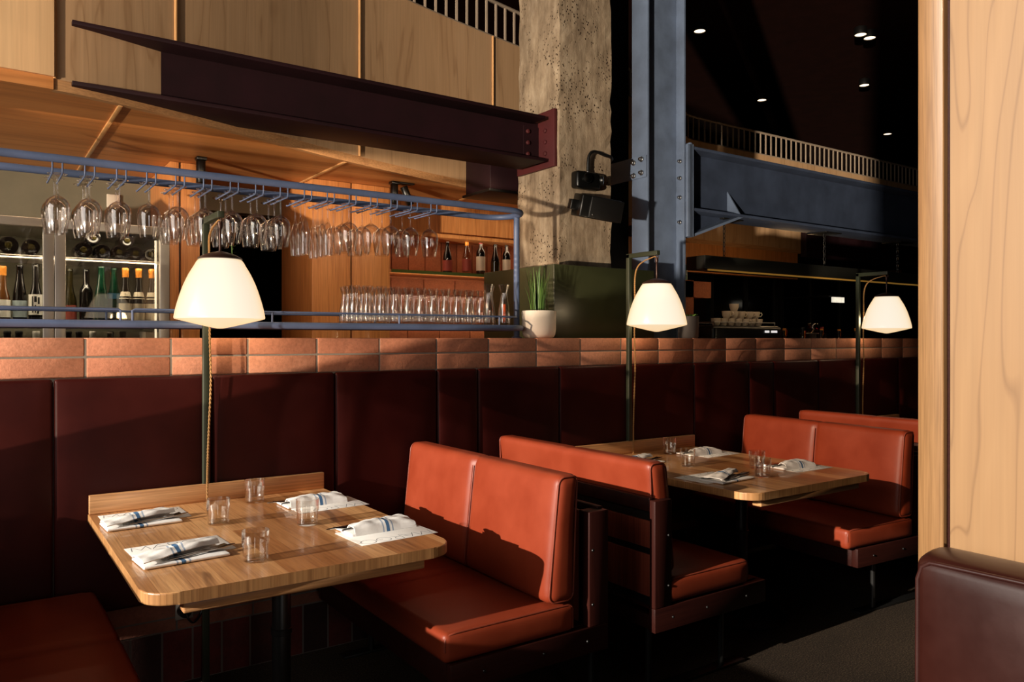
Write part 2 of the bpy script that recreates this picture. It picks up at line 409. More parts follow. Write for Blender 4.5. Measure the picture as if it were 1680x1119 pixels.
MT['bottle_green'] = bottle('green_bottle_glass', (12, 46, 30))
MT['bottle_olive'] = bottle('olive_bottle_glass', (40, 34, 14))
MT['bottle_amber'] = bottle('amber_bottle_glass', (84, 50, 22))
MT['bottle_clear'] = thin_glass('clear_bottle_glass', (220, 200, 180), .7)
MT['bottle_teal'] = bottle('teal_bottle', (60, 130, 110), .3)
def flat(name, c, r=.6): M = Mat(name, c, r, spec=.3); return M.m
MT['label'] = flat('cream_label', (222, 208, 184)); MT['label_white'] = flat('white_label', (232, 228, 220)); MT['label_blue'] = flat('pale_blue_label', (170, 186, 192))
MT['label_red'] = flat('red_print_label', (150, 70, 58)); MT['label_ink'] = flat('label_ink', (20, 18, 18)); MT['label_teal'] = flat('blue_neck_label', (40, 84, 110))
MT['capsule'] = flat('amber_capsule', (176, 108, 36), .4); MT['capsule_red'] = flat('red_capsule', (110, 26, 26), .4); MT['capsule_black'] = flat('black_capsule', (16, 14, 14), .4)
MT['orange'] = flat('orange_wax', (196, 84, 44), .5); MT['rim'] = flat('shelf_edge_green', (100, 120, 62), .3)
def leafm():
    M = Mat('blade_leaf', (64, 96, 38), .5); M.col(M.ramp(M.island(), [(0, (44, 74, 26)), (1, (104, 138, 62))])); return M.m
MT['leaf'] = leafm(); MT['soil'] = flat('soil', (40, 28, 20), .95)
def glow(name, c, st): return Mat(name, c, .4).emit(c, st).m
MT['down'] = glow('downlight_glow', (255, 220, 180), 3.0); MT['led'] = glow('warm_led_strip', (190, 140, 60), .25); MT['ledwhite'] = glow('white_led_strip', (255, 240, 215), 1.6)
MT['display'] = glow('display_glow', (235, 235, 235), .8); MT['redled'] = glow('red_led', (255, 40, 60), 1.5); MT['blueled'] = glow('blue_led', (90, 110, 255), 1.5); MT['fluted'] = glow('lit_fluted_shade', (250, 240, 220), .8)
M = Mat('dark_window_glass', (8, 7, 7), .12, spec=.4); MT['darkglass'] = M.m

# ------------------------------------------------------------------ the setting
structure(MB().box(-3.6, 18, -5, 10, -.1, 0).build('floor', MT['floor']))
structure(MB().box(-3.6, 18, -5, 10, 5.5, 5.6).build('ceiling', MT['ceiling']))
structure(MB().box(-3.6, 18, 10, 10.1, 0, 5.5).build('wall_back', MT['darkwall']))
structure(MB().box(18, 18.1, -5, 10, 0, 5.5).build('wall_right', MT['darkwall']))
structure(MB().box(-3.6, 18, -5.1, -5, 0, 5.5).build('wall_front', MT['darkwall']))
wl = MB().box(-3.7, -3.58, 1.4, 3.78, 3.9, 5.5).box(-3.7, -3.58, 3.78, 10, 0, 5.5).box(-3.7, -3.58, -2.3, 1.4, 4.1, 5.5).box(-3.7, -3.58, -5.1, -2.3, 0, 5.5).box(-3.7, -3.58, 2.2, 3.78, 0, 1.25)
structure(wl.build('wall_left', MT['darkwall']))  # unseen wall, its header, sill and solid ends shaped to cut the suns
tint = Mat('tinted_transom_glass'); tb_ = tint.n('ShaderNodeBsdfTransparent'); tb_.inputs[0].default_value = (.66, .60, .54, 1); tint.L(tb_.outputs[0], tint.out.inputs[0])
structure(MB().box(-3.66, -3.64, 1.4, 3.78, 2.64, 3.9).build('window_3', tint.m))      # unseen tinted sheet, added to dim the sun on the farther booths
structure(MB().box(-.56, -.46, .2, 2.4, 0, .94).build('wall_pony', MT['mahogany']))  # unseen low blocker, added to keep direct light off the benches

# low tiled wall behind the booths
core = structure(MB().box(-1.6, 12.5, 3.4405, 3.845, 0, 1.419).build('wall_bar', MT['grout']))
b = MB()
for k in range(-6, 40):
    x0 = .371+.311*k
    if x0 < -1.6: continue
    j = lambda: random.uniform(-.0004, .0004)
    b.box(x0+.004+j(), x0+.307+j(), 3.437+j(), 3.62, 1.3525, 1.424, .004)
    b.box(x0+.004+j(), x0+.307+j(), 3.624, 3.85, 1.3525, 1.424, .004)
    b.box(x0+.004+j(), x0+.307+j(), 3.437+j(), 3.47, 1.268, 1.3455, .004)
b.build('brick_cap', MT['brick'], core, True)
b = MB().box(-1.6, 12.5, 3.4390, 3.4406, 0, .352)
b.build('base_grout', MT['basegrout'], core, True)
b = MB()
for k in range(-7, 40):
    x0 = .704+.311*k
    if x0 < -1.6 or x0 > 12: continue
    b.box(x0+.004, x0+.307, 3.4365, 3.446, .278, .352); b.box(x0+.004, x0+.307, 3.437, 3.446, .224, .270)
b.build('base_course', MT['basebrick'], core, True)
b = MB(); x = .53-.118*18
while x < 12.3:
    b.box(x+.004, x+.114, 3.437, 3.446, .004, .217); x += .118
b.build('base_tile', MT['basetile'], core, True)

# upholstered banquette back on that wall
bq = thing('banquette_back', 'long oxblood leather wall padding in tall stitched panels below the terracotta tiles', 'wall padding', (3.5, 3.43, .352))
seams = [-1.42, -.86, -.30, .262, .836, 1.378, 1.912, 2.152, 2.684, 3.21, 3.765, 4.30, 4.56, 5.08, 5.62, 6.16, 6.70, 7.24, 7.78, 8.32, 8.86, 9.4, 9.94, 10.5, 11.1, 11.7]
for a, c in zip(seams[:-1], seams[1:]):
    m = MB()
    def puff(p, a=a, c=c):
        u = (p.x-(a+c)/2)/((c-a)/2); w = (p.z-.81)/.458
        k = max(0, 1-u**4)*max(0, 1-w**4)
        return (p.x, p.y-.010*k if p.y < 3.42 else p.y, p.z)
    m.cushion(a+.001, c-.001, 3.404, 3.436, .353, 1.267, .014, 14, 2, 14, puff)
    m.build('panel', MT['oxblood'], bq, True)

# wood partition at the right, near the camera
pw = structure(MB().box(1.856, 1.96, -5, .905, 0, 5.5).build('wall_partition', MT['maple']))
MB().box(1.848, 1.968, .9165, .976, 0, 5.5, .003).build('edge_post', MT['fir'], pw, True)
MB().box(1.868, 1.95, .90, .92, 0, 5.5).build('shadow_gap', MT['mahogany'], pw, True)

# curved wood front of the mezzanine, soffit below it
curve = [(-1.6, 4.03), (-.8, 4.04), (-.2, 4.05), (.12, 4.06), (.36, 4.075), (.60, 4.135), (.99, 4.265), (1.387, 4.42), (1.93, 4.64), (2.64, 4.86), (3.24, 5.0), (4.0, 5.17), (4.7, 5.36), (5.3, 5.56), (6.2, 5.98), (6.7, 6.2), (7.1, 6.3), (9.0, 6.3), (12.5, 6.3)]
def cr(P, n=6):
    out = []
    for i in range(len(P)-1):
        p0, p1, p2, p3 = P[max(i-1, 0)], P[i], P[i+1], P[min(i+2, len(P)-1)]
        for k in range(n):
            t = k/n
            out.append(tuple(.5*((2*p1[a])+(-p0[a]+p2[a])*t+(2*p0[a]-5*p1[a]+4*p2[a]-p3[a])*t*t+(-p0[a]+3*p1[a]-3*p2[a]+p3[a])*t**3) for a in range(len(p1))))
    out.append(tuple(P[-1])); return out
cv = cr(curve)
ZB, ZT = 2.541, 3.74
def wallstrip(m, pts, z0, z1, d0, d1):
    rows = []
    for i, p in enumerate(pts):
        q0, q1 = pts[max(i-1, 0)], pts[min(i+1, len(pts)-1)]
        tx, ty = q1[0]-q0[0], q1[1]-q0[1]; l = sqrt(tx*tx+ty*ty); nx, ny = ty/l, -tx/l
        A = (p[0]+nx*d0, p[1]+ny*d0); B = (p[0]+nx*d1, p[1]+ny*d1)
        rows.append([(A[0], A[1], z0), (A[0], A[1], z1), (B[0], B[1], z1), (B[0], B[1], z0)])
    m.grid(rows, False, True); m.f.append([len(m.v)-4*len(rows)+k for k in (3, 2, 1, 0)]); m.sm.append(False); m.mi.append(0)
    m.f.append([len(m.v)-4+k for k in range(4)]); m.sm.append(False); m.mi.append(0)
    return m
def xs(a, c): return [p for p in cv if a <= p[0] <= c]
def at_x(x):
    for p, q in zip(cv[:-1], cv[1:]):
        if p[0] <= x <= q[0]:
            t = (x-p[0])/(q[0]-p[0]); return (x, p[1]+t*(q[1]-p[1]))
def span(a, c): return [at_x(a)]+[p for p in cv if a+.01 < p[0] < c-.01]+[at_x(c)]
fas = structure(wallstrip(MB(), span(.312, 12.4), ZB+.05, ZT, -.03, 0).build('wall_mezzanine', MT['cherry'], origin=(0, 4, 0)))
wallstrip(MB(), span(-1.5, .312), ZB+.055, ZT, -.03, .022).build('side_panel', MT['cherry_light'], fas, True)
wallstrip(MB(), span(-1.5, .312), ZB, ZB+.055, -.04, .006).build('side_trim', MT['soffit'], fas, True)
wallstrip(MB(), span(.312, 12.4), ZB, ZB+.05, -.04, -.002).build('edge_trim', MT['oak_strip'], fas, True)
for bx in (.318, .86, 2.06, 3.30):
    p = at_x(bx); MB().tube([(p[0], p[1]-.002, ZB+.05), (p[0], p[1]-.002, ZT)], .009, 8).build('bead', MT['bead'], fas, True)
sof = MB()
top = [(p[0], p[1]+.01) for p in span(-1.5, 5.4)]
sof.grid([[(p[0], p[1], ZB+.005), (p[0], 6.1, ZB+.005)] for p in top], False)
sof.grid([[(p[0], p[1], ZB+.10), (p[0], 6.1, ZB+.10)] for p in top], False)
so = structure(sof.build('trim_soffit', MT['soffit'], origin=(0, 4, ZB)))
for bx in (.60, 1.96, 3.26):
    p = at_x(bx); MB().box(bx-.011, bx+.011, p[1]+.03, 6.0, ZB-.004, ZB+.006, .003).build('bead', MT['bead'], so, True)
fm = MB(); e_ = [(p[0], p[1]+.02) for p in span(-1.5, 12.4)]
fm.grid([[(p[0], p[1], ZT-.02), (p[0], 10, ZT-.02)] for p in e_], False).grid([[(p[0], p[1], ZT), (p[0], 10, ZT)] for p in e_], False)
e_ = [(p[0], p[1]+.02) for p in span(5.4, 12.4)]
fm.grid([[(p[0], p[1], ZB), (p[0], 10, ZB)] for p in e_], False)
structure(fm.build('floor_mezzanine', MT['ceiling'], origin=(0, 5, ZB)))

# balustrade on top of the curved front
bal = thing('balustrade', 'slender pale balustrade along the top edge of the curved wood mezzanine front', 'railing', (6, 6, ZT))
L = [(0.0, span(2.2, 12.2)[0])]; sp = span(2.2, 12.2); d = 0
pts3 = [(p[0], p[1]+.03) for p in sp]
MB().tube([(p[0], p[1], ZT+.012) for p in pts3], .012, 6).build('bottom_rail', MT['baluster'], bal, True)
MB().tube([(p[0], p[1], ZT+.285) for p in pts3], .014, 6).build('top_rail', MT['baluster'], bal, True)
acc = 0; nxt = .05; nb = 0
for p, q in zip(pts3[:-1], pts3[1:]):
    l = sqrt((q[0]-p[0])**2+(q[1]-p[1])**2)
    while nxt <= acc+l and nb < 99:
        t = (nxt-acc)/l; x, y = p[0]+t*(q[0]-p[0]), p[1]+t*(q[1]-p[1])
        MB().box(x-.007, x+.007, y-.007, y+.007, ZT+.01, ZT+.285).build('baluster', MT['baluster'], bal, True)
        nxt += .104; nb += 1
    acc += l

# ------------------------------------------------------------------ maroon beam
bm_ = thing('steel_beam', 'dark maroon painted steel beam running from the curved wood front to the concrete column', 'beam', (1.9, 4.2, 2.57))
ZF0, ZF1 = 2.572, 2.868
bb = MB().box(.385, 3.075, 4.05, 4.35, ZF1-.02, ZF1, .002).box(.385, 3.075, 4.05, 4.35, ZF0, ZF0+.02, .002).box(.5, 3.13, 4.194, 4.206, ZF0+.01, ZF1-.01)
bb.build('beam_section', MT['maroon'], bm_, True)
MB().box(3.122, 3.146, 4.018, 4.437, 2.545, 2.92, .002).build('end_plate', MT['plate'], bm_, True)
MB().box(3.0, 3.125, 4.186, 4.195, ZF0+.04, ZF1-.04).build('clip_angle', MT['maroon'], bm_, True)
for z in (2.64, 2.715, 2.79):
    for x, y, ax in ((3.03, 4.188, 'y'), (3.124, 4.11, 'x')):
        m = MB().cyl((0, 0, 0), .015, .014, 6)
        R = Matrix.Rotation(radians(90), 3, 'X') if ax == 'y' else Matrix.Rotation(radians(-90), 3, 'Y')
        m.xf(Matrix.Translation((x, y, z)) @ R.to_4x4()); m.build('bolt', MT['plate'], bm_, True)
cb = thing('cross_beam', 'short dark maroon steel stub under the right end of the maroon beam', 'beam', (3.2, 4.85, 2.5))
MB().box(3.02, 3.5, 4.62, 4.95, 2.48, 2.80, .004).build('stub_body', MT['maroon'], cb, True)
MB().box(3.0, 3.52, 4.60, 4.97, 2.46, 2.48, .003).build('stub_flange', MT['black'], cb, True)

# concrete column with olive cladding at its foot
col = MB()
def rough_col(p): return p
n = 60; rows = []
for i in range(n+1):
    z = 1.40+(5.5-1.40)*i/n; r = []
    base = [(3.146, 4.0), (3.60, 4.0), (3.60, 4.455), (3.146, 4.455)]
    for a in range(4):
        A, B = base[a], base[(a+1) % 4]
        for k in range(8):
            t = (0.012 if k == 0 else (k/8)); x, y = A[0]+t*(B[0]-A[0]), A[1]+t*(B[1]-A[1])
            e = .004 if k else .010
            r.append((x+random.uniform(-e, e)*.7, y+random.uniform(-e, e)*.7, z))
    rows.append(r)
col.grid(rows, False, True)
tag(col.build('concrete_column', MT['concrete']), 'rough weathered concrete column rising from the olive green cladding', 'column')
gx = MB().box(2.992, 3.86, 3.852, 4.66, 1.424, 1.887, .004)
tag(gx.build('column_cladding', MT['green']), 'olive green enamelled metal box around the foot of the concrete column', 'cladding')

# blue steel column and beam
bc = thing('steel_column', 'grey-blue painted steel column with bolted plates right of the concrete column', 'column', (4.2, 4.2, 0))
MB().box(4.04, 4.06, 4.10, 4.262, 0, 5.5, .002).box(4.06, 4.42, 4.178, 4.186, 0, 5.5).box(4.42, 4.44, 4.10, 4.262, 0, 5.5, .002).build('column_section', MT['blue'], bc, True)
MB().box(4.028, 4.04, 4.102, 4.75, 2.595, 2.755, .001).build('splice_plate', MT['blue'], bc, True)
MB().box(4.44, 4.475, 4.08, 4.29, 2.19, 2.89, .003).build('shim_plate', MT['blue'], bc, True)
for y, z in ((4.225, 2.715), (4.145, 2.728), (4.225, 2.62), (4.145, 2.63)):
    m = MB().cyl((0, 0, 0), .021, .012, 6).cyl((0, 0, .012), .012, .016, 12)
    m.xf(Matrix.Translation((4.028, y, z)) @ Matrix.Rotation(radians(-90), 4, 'Y')); m.build('bolt', MT['zinc'], bc, True)
for z in (2.761, 2.634, 2.488, 2.301):
    m = MB().cyl((0, 0, 0), .017, .012, 6).cyl((0, 0, .012), .010, .016, 12)
    m.xf(Matrix.Translation((4.42, 4.135, z)) @ Matrix.Rotation(radians(-90), 4, 'Y')); m.build('bolt', MT['zinc'], bc, True)
bb = thing('blue_beam', 'long dusky blue steel beam running right from the blue column above the bar', 'beam', (7, 4.25, 2.4))
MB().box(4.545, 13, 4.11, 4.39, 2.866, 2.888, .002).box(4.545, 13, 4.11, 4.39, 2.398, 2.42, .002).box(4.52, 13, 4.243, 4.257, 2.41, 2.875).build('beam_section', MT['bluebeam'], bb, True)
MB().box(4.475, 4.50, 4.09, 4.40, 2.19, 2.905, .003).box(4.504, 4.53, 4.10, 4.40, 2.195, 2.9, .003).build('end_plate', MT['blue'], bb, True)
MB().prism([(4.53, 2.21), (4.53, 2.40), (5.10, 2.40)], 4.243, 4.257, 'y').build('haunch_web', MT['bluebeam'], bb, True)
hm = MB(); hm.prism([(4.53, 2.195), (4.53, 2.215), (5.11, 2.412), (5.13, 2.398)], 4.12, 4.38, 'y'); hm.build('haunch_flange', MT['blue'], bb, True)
MB().prism([(4.115, 2.42), (4.243, 2.42), (4.243, 2.62)], 5.08, 5.092, 'x').build('stiffener', MT['blue'], bb, True)
tag(MB().box(4.2, 4.44, 4.72, 5.0, 0, 5.5, .004).build('dark_column', MT['navy']), 'near-black navy steel column in the gap behind the concrete column', 'column')

# ------------------------------------------------------------------ bar back: rear wall, posts, alcove
rw = MB().box(-1.6, 1.30, 5.95, 6.1, 0, ZB).box(2.2, 2.6, 5.95, 6.1, 0, ZB).box(1.30, 2.2, 5.95, 6.1, 2.36, ZB)
structure(rw.build('wall_service', MT['olivewall']))
structure(MB().box(.95, 2.7, 8.4, 8.5, 0, 3.7).box(.95, 1.0, 6.1, 8.4, 0, ZB).box(2.5, 2.56, 6.1, 8.4, 0, ZB).box(.95, 2.6, 6.1, 8.4, ZB, ZB+.05).build('wall_kitchen', MT['darkwall']))
def post(x0, x1, xm, y0, y1, label):
    t = thing('wood_post', label, 'post', ((x0+x1)/2, y0, 0))
    MB().box(x0, xm-.006, y0, y1, 0, ZB+.003, .003).build('board', MT['cedar'], t, True)
    MB().box(xm+.006, x1, y0, y1, 0, ZB+.003, .003).build('board', MT['cedar'], t, True)
    MB().box(xm-.008, xm+.008, y0+.015, y1, 0, ZB).build('groove', MT['darkwood'], t, True)
post(1.045, 1.225, 1.105, 5.30, 5.95, 'orange cedar boarded post right of the steel bottle cooler')
post(1.974, 2.573, 2.268, 5.30, 5.95, 'wide orange cedar boarded post behind the left end of the carafes')
aw = structure(MB().box(2.573, 5.3, 5.95, 6.1, 0, ZB).build('wall_alcove', MT['redtile']))
b = MB(); x = 2.58
while x < 4.9:
    b.box(x+.004, x+.154, 5.935, 5.951, 1.98, 2.30, .003); x += .158
for j in range(4):
    x = 2.58-.155*(j % 2)
    while x < 4.9:
        b.box(max(x+.004, 2.578), x+.306, 5.935, 5.951, 1.80-.135*j, 1.93-.135*j, .003); x += .31
b.build('tiles', MT['redtile'], aw, True)
structure(MB().box(2.573, 5.0, 5.70, 5.95, 2.285, ZB).box(2.573, 5.0, 5.62, 5.95, 2.255, 2.285, .003).build('trim_header', MT['cedar']))
sh = thing('wall_shelf', 'shelf with thin green front edge carrying wine bottles in the tiled alcove', 'shelf', (3.7, 5.8, 1.96))
MB().box(2.574, 4.6, 5.64, 5.934, 1.945, 1.972, .002).build('board', MT['cedar'], sh, True)
MB().box(2.75, 4.6, 5.634, 5.64, 1.95, 1.974).build('edge_strip', MT['rim'], sh, True)
tag(MB().box(.77, .85, 5.935, 5.95, 2.315, 2.405, .003).build('wall_switch', MT['whiteplastic']), 'ivory switch plate on the olive wall above the cooler', 'switch')
cn = MB().box(-1.5, 12.4, 4.42 if False else 4.40, 5.2, 0, 0.0) if False else None

# ------------------------------------------------------------------ bottles
def bottle_parts(root, kind, h, r, glass, label=None, capsule=None, neck=None):
    if kind == 'burgundy': prof = [(0, 0), (r-.003, 0), (r, .004), (r, h*.40), (r*.92, h*.48), (r*.62, h*.60), (.0155, h*.72), (.0145, h*.96), (.0165, h*.965), (.0165, h*.985), (.014, h), (0, h)]
    elif kind == 'tall': prof = [(0, 0), (r-.003, 0), (r, .004), (r, h*.42), (r*.9, h*.55), (r*.6, h*.72), (.0155, h*.84), (.0145, h*.96), (.0165, h*.97), (.0165, h*.985), (.014, h), (0, h)]
    else: prof = [(0, 0), (r-.003, 0), (r, .004), (r, h*.58), (r*.96, h*.63), (r*.7, h*.69), (.0155, h*.74), (.0145, h*.96), (.0165, h*.965), (.0165, h*.985), (.014, h), (0, h)]
    MB().lathe(prof, n=20).build('bottle_glass', glass, root)
    if label:
        mat, z0, z1 = label; MB().lathe([(r+.0008, h*z0), (r+.0008, h*z1)], n=20).build('paper_label', mat, root)
    if neck:
        MB().lathe([(r*.93, h*.46), (r*.66, h*.585)], n=20).xf(Matrix.Diagonal((1.03, 1.03, 1, 1))).build('neck_label', neck, root)
    if capsule:
        MB().lathe([(.0162, h*.84), (.0158, h*.94), (.0176, h*.955), (.0176, h*.99), (.0150, h*1.003), (0, h*1.003)], n=16).build('capsule', capsule, root)
def bottle_thing(label, loc, kind, h, r, glass, lab=None, cap=None, neck=None, group=None):
    t = thing('wine_bottle', label, 'bottle', loc, group); bottle_parts(t, kind, h, r, glass, lab, cap, neck); return t

# shelf bottles in the alcove
bottle_thing('dark wine bottle with a red patterned label and pourer, leftmost on the alcove shelf', (3.331, 5.76, 1.973), 'tall', .268, .039, MT['bottle_dark'], (MT['label_red'], .08, .42), None)
bottle_thing('clear half-empty bottle with pink patterned label and gold stopper on the alcove shelf', (3.524, 5.76, 1.973), 'tall', .296, .039, MT['bottle_clear'], (MT['label_red'], .1, .45), MT['capsule'])
bottle_thing('tall red-capped wine bottle with a large cream label, third on the alcove shelf', (3.665, 5.76, 1.973), 'bordeaux', .325, .039, MT['bottle_dark'], (MT['label'], .12, .5), MT['capsule_red'])
bottle_thing('dark wine bottle with a small brown label, fourth on the alcove shelf', (3.83, 5.78, 1.973), 'burgundy', .315, .039, MT['bottle_dark'], (MT['bottle_olive'], .1, .4), MT['capsule_black'])
bottle_thing('black wine bottle with a narrow cream label, rightmost on the alcove shelf', (3.95, 5.78, 1.973), 'bordeaux', .320, .036, MT['bottle_dark'], (MT['label'], .14, .48), MT['capsule_black'])

# bottle cooler
ck = thing('bottle_cooler', 'stainless steel glass-doored bottle cooler at the left behind the rack', 'cooler', (0, 4.95, 0))
cx0, cx1, cy0, cy1, ct = -.62, .905, 4.60, 5.25, 2.03
MB().box(cx0, cx0+.03, cy0+.05, cy1, .05, ct).box(cx1-.03, cx1, cy0+.05, cy1, .05, ct).box(cx0, cx1, cy0+.05, cy1, ct-.035, ct).box(cx0, cx1, cy0+.05, cy1, .05, .1).build('cabinet', MT['steel'], ck, True)
MB().box(cx0+.03, cx1-.03, cy1-.04, cy1, .1, ct-.035).build('back_lining', MT['olivewall'], ck, True)
for z in (1.49, 1.845):
    m = MB()
    for k in range(9): m.tube([(cx0+.03, cy0+.09+k*.055, z), (cx1-.03, cy0+.09+k*.055, z)], .0035, 6)
    for k in range(6): m.tube([(cx0+.1+k*.26, cy0+.08, z-.005), (cx0+.1+k*.26, cy0+.55, z-.005)], .003, 6)
    m.tube([(cx0+.03, cy0+.075, z-.012), (cx1-.03, cy0+.075, z-.012)], .005, 6)
    m.build('wire_shelf', MT['steel'], ck, True)
def door(x0, x1, hinge):
    d = MB().box(x0, x0+.048, cy0, cy0+.045, .1, ct-.045, .003).box(x1-.048, x1, cy0, cy0+.045, .1, ct-.045, .003).box(x0, x1, cy0, cy0+.045, ct-.045, ct, .003).box(x0, x1, cy0, cy0+.045, .06, .12, .003).build('door', MT['steel'], ck, True)
    MB().box(x0+.04, x1-.04, cy0+.018, cy0+.026, .1, ct-.04).build('pane', MT['pane'], d, True)
door(cx0, .356, 0); door(.360, cx1, 1)
MB().tube([(.845, cy0+.055, .15), (.845, cy0+.055, ct-.07)], .006, 8).build('light_tube', MT['ledwhite'], ck, True)
BZ = 1.4945
bd = [(.142, 4.74, 'burgundy', .295, 'bottle_amber', ('label_white', .12, .42), 'capsule', None, 'amber wine bottle with orange capsule and white label at the cooler left edge'),
      (.215, 4.75, 'tall', .305, 'bottle_dark', ('label_blue', .12, .40), None, None, 'slim dark bottle with a pale blue label in the cooler left door'),
      (.285, 4.74, 'burgundy', .31, 'bottle_dark', ('label_white', .16, .5), None, None, 'dark bottle with a black and white picture label in the cooler left door'),
      (.445, 4.80, 'burgundy', .30, 'bottle_olive', ('label_red', .1, .35), None, None, 'brown bottle behind the mullion at the left of the cooler right door'),
      (.520, 4.78, 'bordeaux', .30, 'bottle_dark', None, None, None, 'unlabelled dark bottle left of the green bottles in the cooler'),
      (.585, 4.72, 'tall', .315, 'bottle_green', None, None, None, 'left of the two bright green bottles in the cooler'),
      (.650, 4.74, 'tall', .31, 'bottle_green', ('label_teal', .46, .56), None, None, 'green bottle with a blue band label in the cooler'),
      (.668, 4.88, 'burgundy', .30, 'bottle_dark', None, 'capsule', None, 'dark bottle with orange capsule set back behind the row in the cooler'),
      (.700, 4.70, 'burgundy', .31, 'bottle_dark', ('label', .06, .38), 'capsule', 'label', 'left of three orange-capped bottles with cream labels in the cooler'),
      (.766, 4.70, 'burgundy', .31, 'bottle_dark', ('label', .06, .38), 'capsule', 'label', 'middle of three orange-capped bottles with cream labels in the cooler'),
      (.832, 4.70, 'burgundy', .31, 'bottle_dark', ('label', .06, .38), 'capsule', 'label', 'right of three orange-capped bottles with cream labels in the cooler')]
for x, y, kd, h, g, lb, cp, nk, lab in bd:
    t = bottle_thing(lab, (x, y, BZ), kd, h, .0325, MT[g], (MT[lb[0]], lb[1], lb[2]) if lb else None, MT[cp] if cp else None, MT[nk] if nk else None, 'bottles standing in the cooler')
    if lb and lb[0] == 'label_white' and x > .25:
        m = MB()
        for k, (a0, a1, z0, z1) in enumerate(((-2.1, -1.9, .07, .14), (-1.6, -1.2, .11, .145), (-1.75, -1.45, .06, .1), (-1.3, -1.05, .055, .105))):
            m.lathe([(.0337, z0), (.0337, z1)], n=60); vs = m.v[-120:]; 
        m = MB()
        for (a0, a1, z0, z1) in ((-2.15, -1.95, .06, .145), (-1.85, -1.5, .115, .145), (-1.75, -1.6, .06, .10), (-1.45, -1.2, .055, .09), (-1.35, -1.1, .105, .14)):
            rows = [[(.0337*cos(a0+(a1-a0)*i/6), .0337*sin(a0+(a1-a0)*i/6), z) for i in range(7)] for z in (z0, z1)]; m.grid(rows, True)
        m.build('label_print', MT['label_ink'], t)
# bottles lying on the top shelf, bases to the front
ly = [(.165, 1.895, .044, 'large dark bottle lying on the top shelf, leftmost in the cooler'), (.262, 1.891, .04, 'dark bottle lying second from the left on the cooler top shelf'),
      (.50, 1.893, .042, 'dark bottle lying at the left of the right door top shelf'), (.59, 1.889, .038, 'dark bottle lying second behind the right cooler door'),
      (.672, 1.889, .038, 'dark bottle lying third behind the right cooler door'), (.752, 1.889, .038, 'dark bottle lying fourth behind the right cooler door'), (.83, 1.887, .036, 'dark bottle lying rightmost on the cooler top shelf'),
      (.545, 1.962, .038, 'dark bottle stacked on the upper row at the left of the right door'), (.71, 1.957, .036, 'dark bottle stacked alone on the upper row at the right')]
for x, z, r, lab in ly:
    t = thing('lying_bottle', lab, 'bottle', (x, 4.70, z), 'bottles lying in the cooler')
    prof = [(0, .012), (r*.5, .004), (r-.003, 0), (r, .004), (r, .19), (r*.6, .24), (.015, .27), (.0145, .31), (0, .31)]
    MB().lathe(prof, n=24, axis='y').build('bottle_glass', MT['bottle_dark'], t)
    MB().lathe([(0, -.0005), (r*.36, -.001), (r*.40, .001)], n=16, axis='y').build('punt', MT['bottle_olive'], t)
for k, (x, cp) in enumerate(((.16, 'capsule_black'), (.21, 'capsule_black'), (.285, 'label_white'), (.43, 'capsule_black'), (.48, 'capsule_black'), (.545, 'label_white'), (.63, 'capsule_black'), (.69, 'capsule_black'), (.79, 'label_white'))):
    bottle_thing('bottle neck on the lower cooler shelf just above the tiles, %s from the left' % ORD[k+1], (x, 4.72, 1.16), 'bordeaux', .30, .026, MT['bottle_dark'], None, MT[cp], None, 'bottles on the lower cooler shelf')
MB().box(cx0+.03, cx1-.03, cy0+.08, cy1-.05, 1.135, 1.158).build('lower_shelf', MT['steel'], ck, True)

# ------------------------------------------------------------------ glass rack
rk = thing('glass_rack', 'blue painted tubular rack with hooks standing on the tiled wall, hung with stemware', 'rack', (1, 3.72, 1.424))
YF, YK, XE, XL = 3.58, 3.87, 2.47, -1.4
def loop(z, r, n=10):
    pts = [(XL, YF, z), (XE-.3, YF, z)]
    for k in range(0, 19):
        a = -pi/2+pi*k/18; pts.append((XE+.145*cos(a), (YF+YK)/2+.145*sin(a), z))
    pts += [(XE-.3, YK, z), (XL, YK, z)]
    return MB().tube(pts, r, n)
loop(2.136, .0165, 14).build('top_rail', MT['rail'], rk, True)
loop(1.481, .0165, 14).build('bottom_rail', MT['rail'], rk, True)
for x in (XE+.148, XL):
    MB().tube([(x, 3.725, 1.424), (x, 3.725, 1.6), (x, 3.725, 2.165)], .0175, 14).lathe([(0, 2.165), (.012, 2.168), (.0175, 2.16)], (x, 3.725, 0), 14).lathe([(.03, 1.424), (.03, 1.43), (.0175, 1.434)], (x, 3.725, 0), 14).build('post', MT['rail'], rk, True)
m = MB()
m.tube([(XL, YF, 1.543), (.505, YF, 1.543), (.515, YF, 1.538), (.515, YF, 1.49)], .005, 8)
m.tube([(.56, YF, 1.49), (.56, YF, 1.538), (.57, YF, 1.543), (XE, YF, 1.543), (XE+.06, YF+.03, 1.543), (XE+.13, 3.70, 1.543)], .005, 8)
m.tube([(XL, YK, 1.543), (XE, YK, 1.543), (XE+.06, YK-.03, 1.543), (XE+.13, 3.75, 1.543)], .005, 8)
for x in (-.1, 1.145, 1.79, 2.40): m.tube([(x, YF, 1.543), (x, YF, 1.49)], .0045, 8)
for x in (-.1, .5, 1.145, 1.79, 2.40): m.tube([(x, YK, 1.543), (x, YK, 1.49)], .0045, 8)
m.build('guard_rail', MT['rail'], rk, True)
MB().box(XL, XE+.05, YF+.012, YK-.012, 1.492, 1.4985).build('shelf_plate', MT['pane'], rk, True)
SX = [.289, .403, .519, .633, .747, .861, .975, 1.087, 1.2, 1.314, 1.427, 1.539, 1.652, 1.762, 1.876, 1.99]
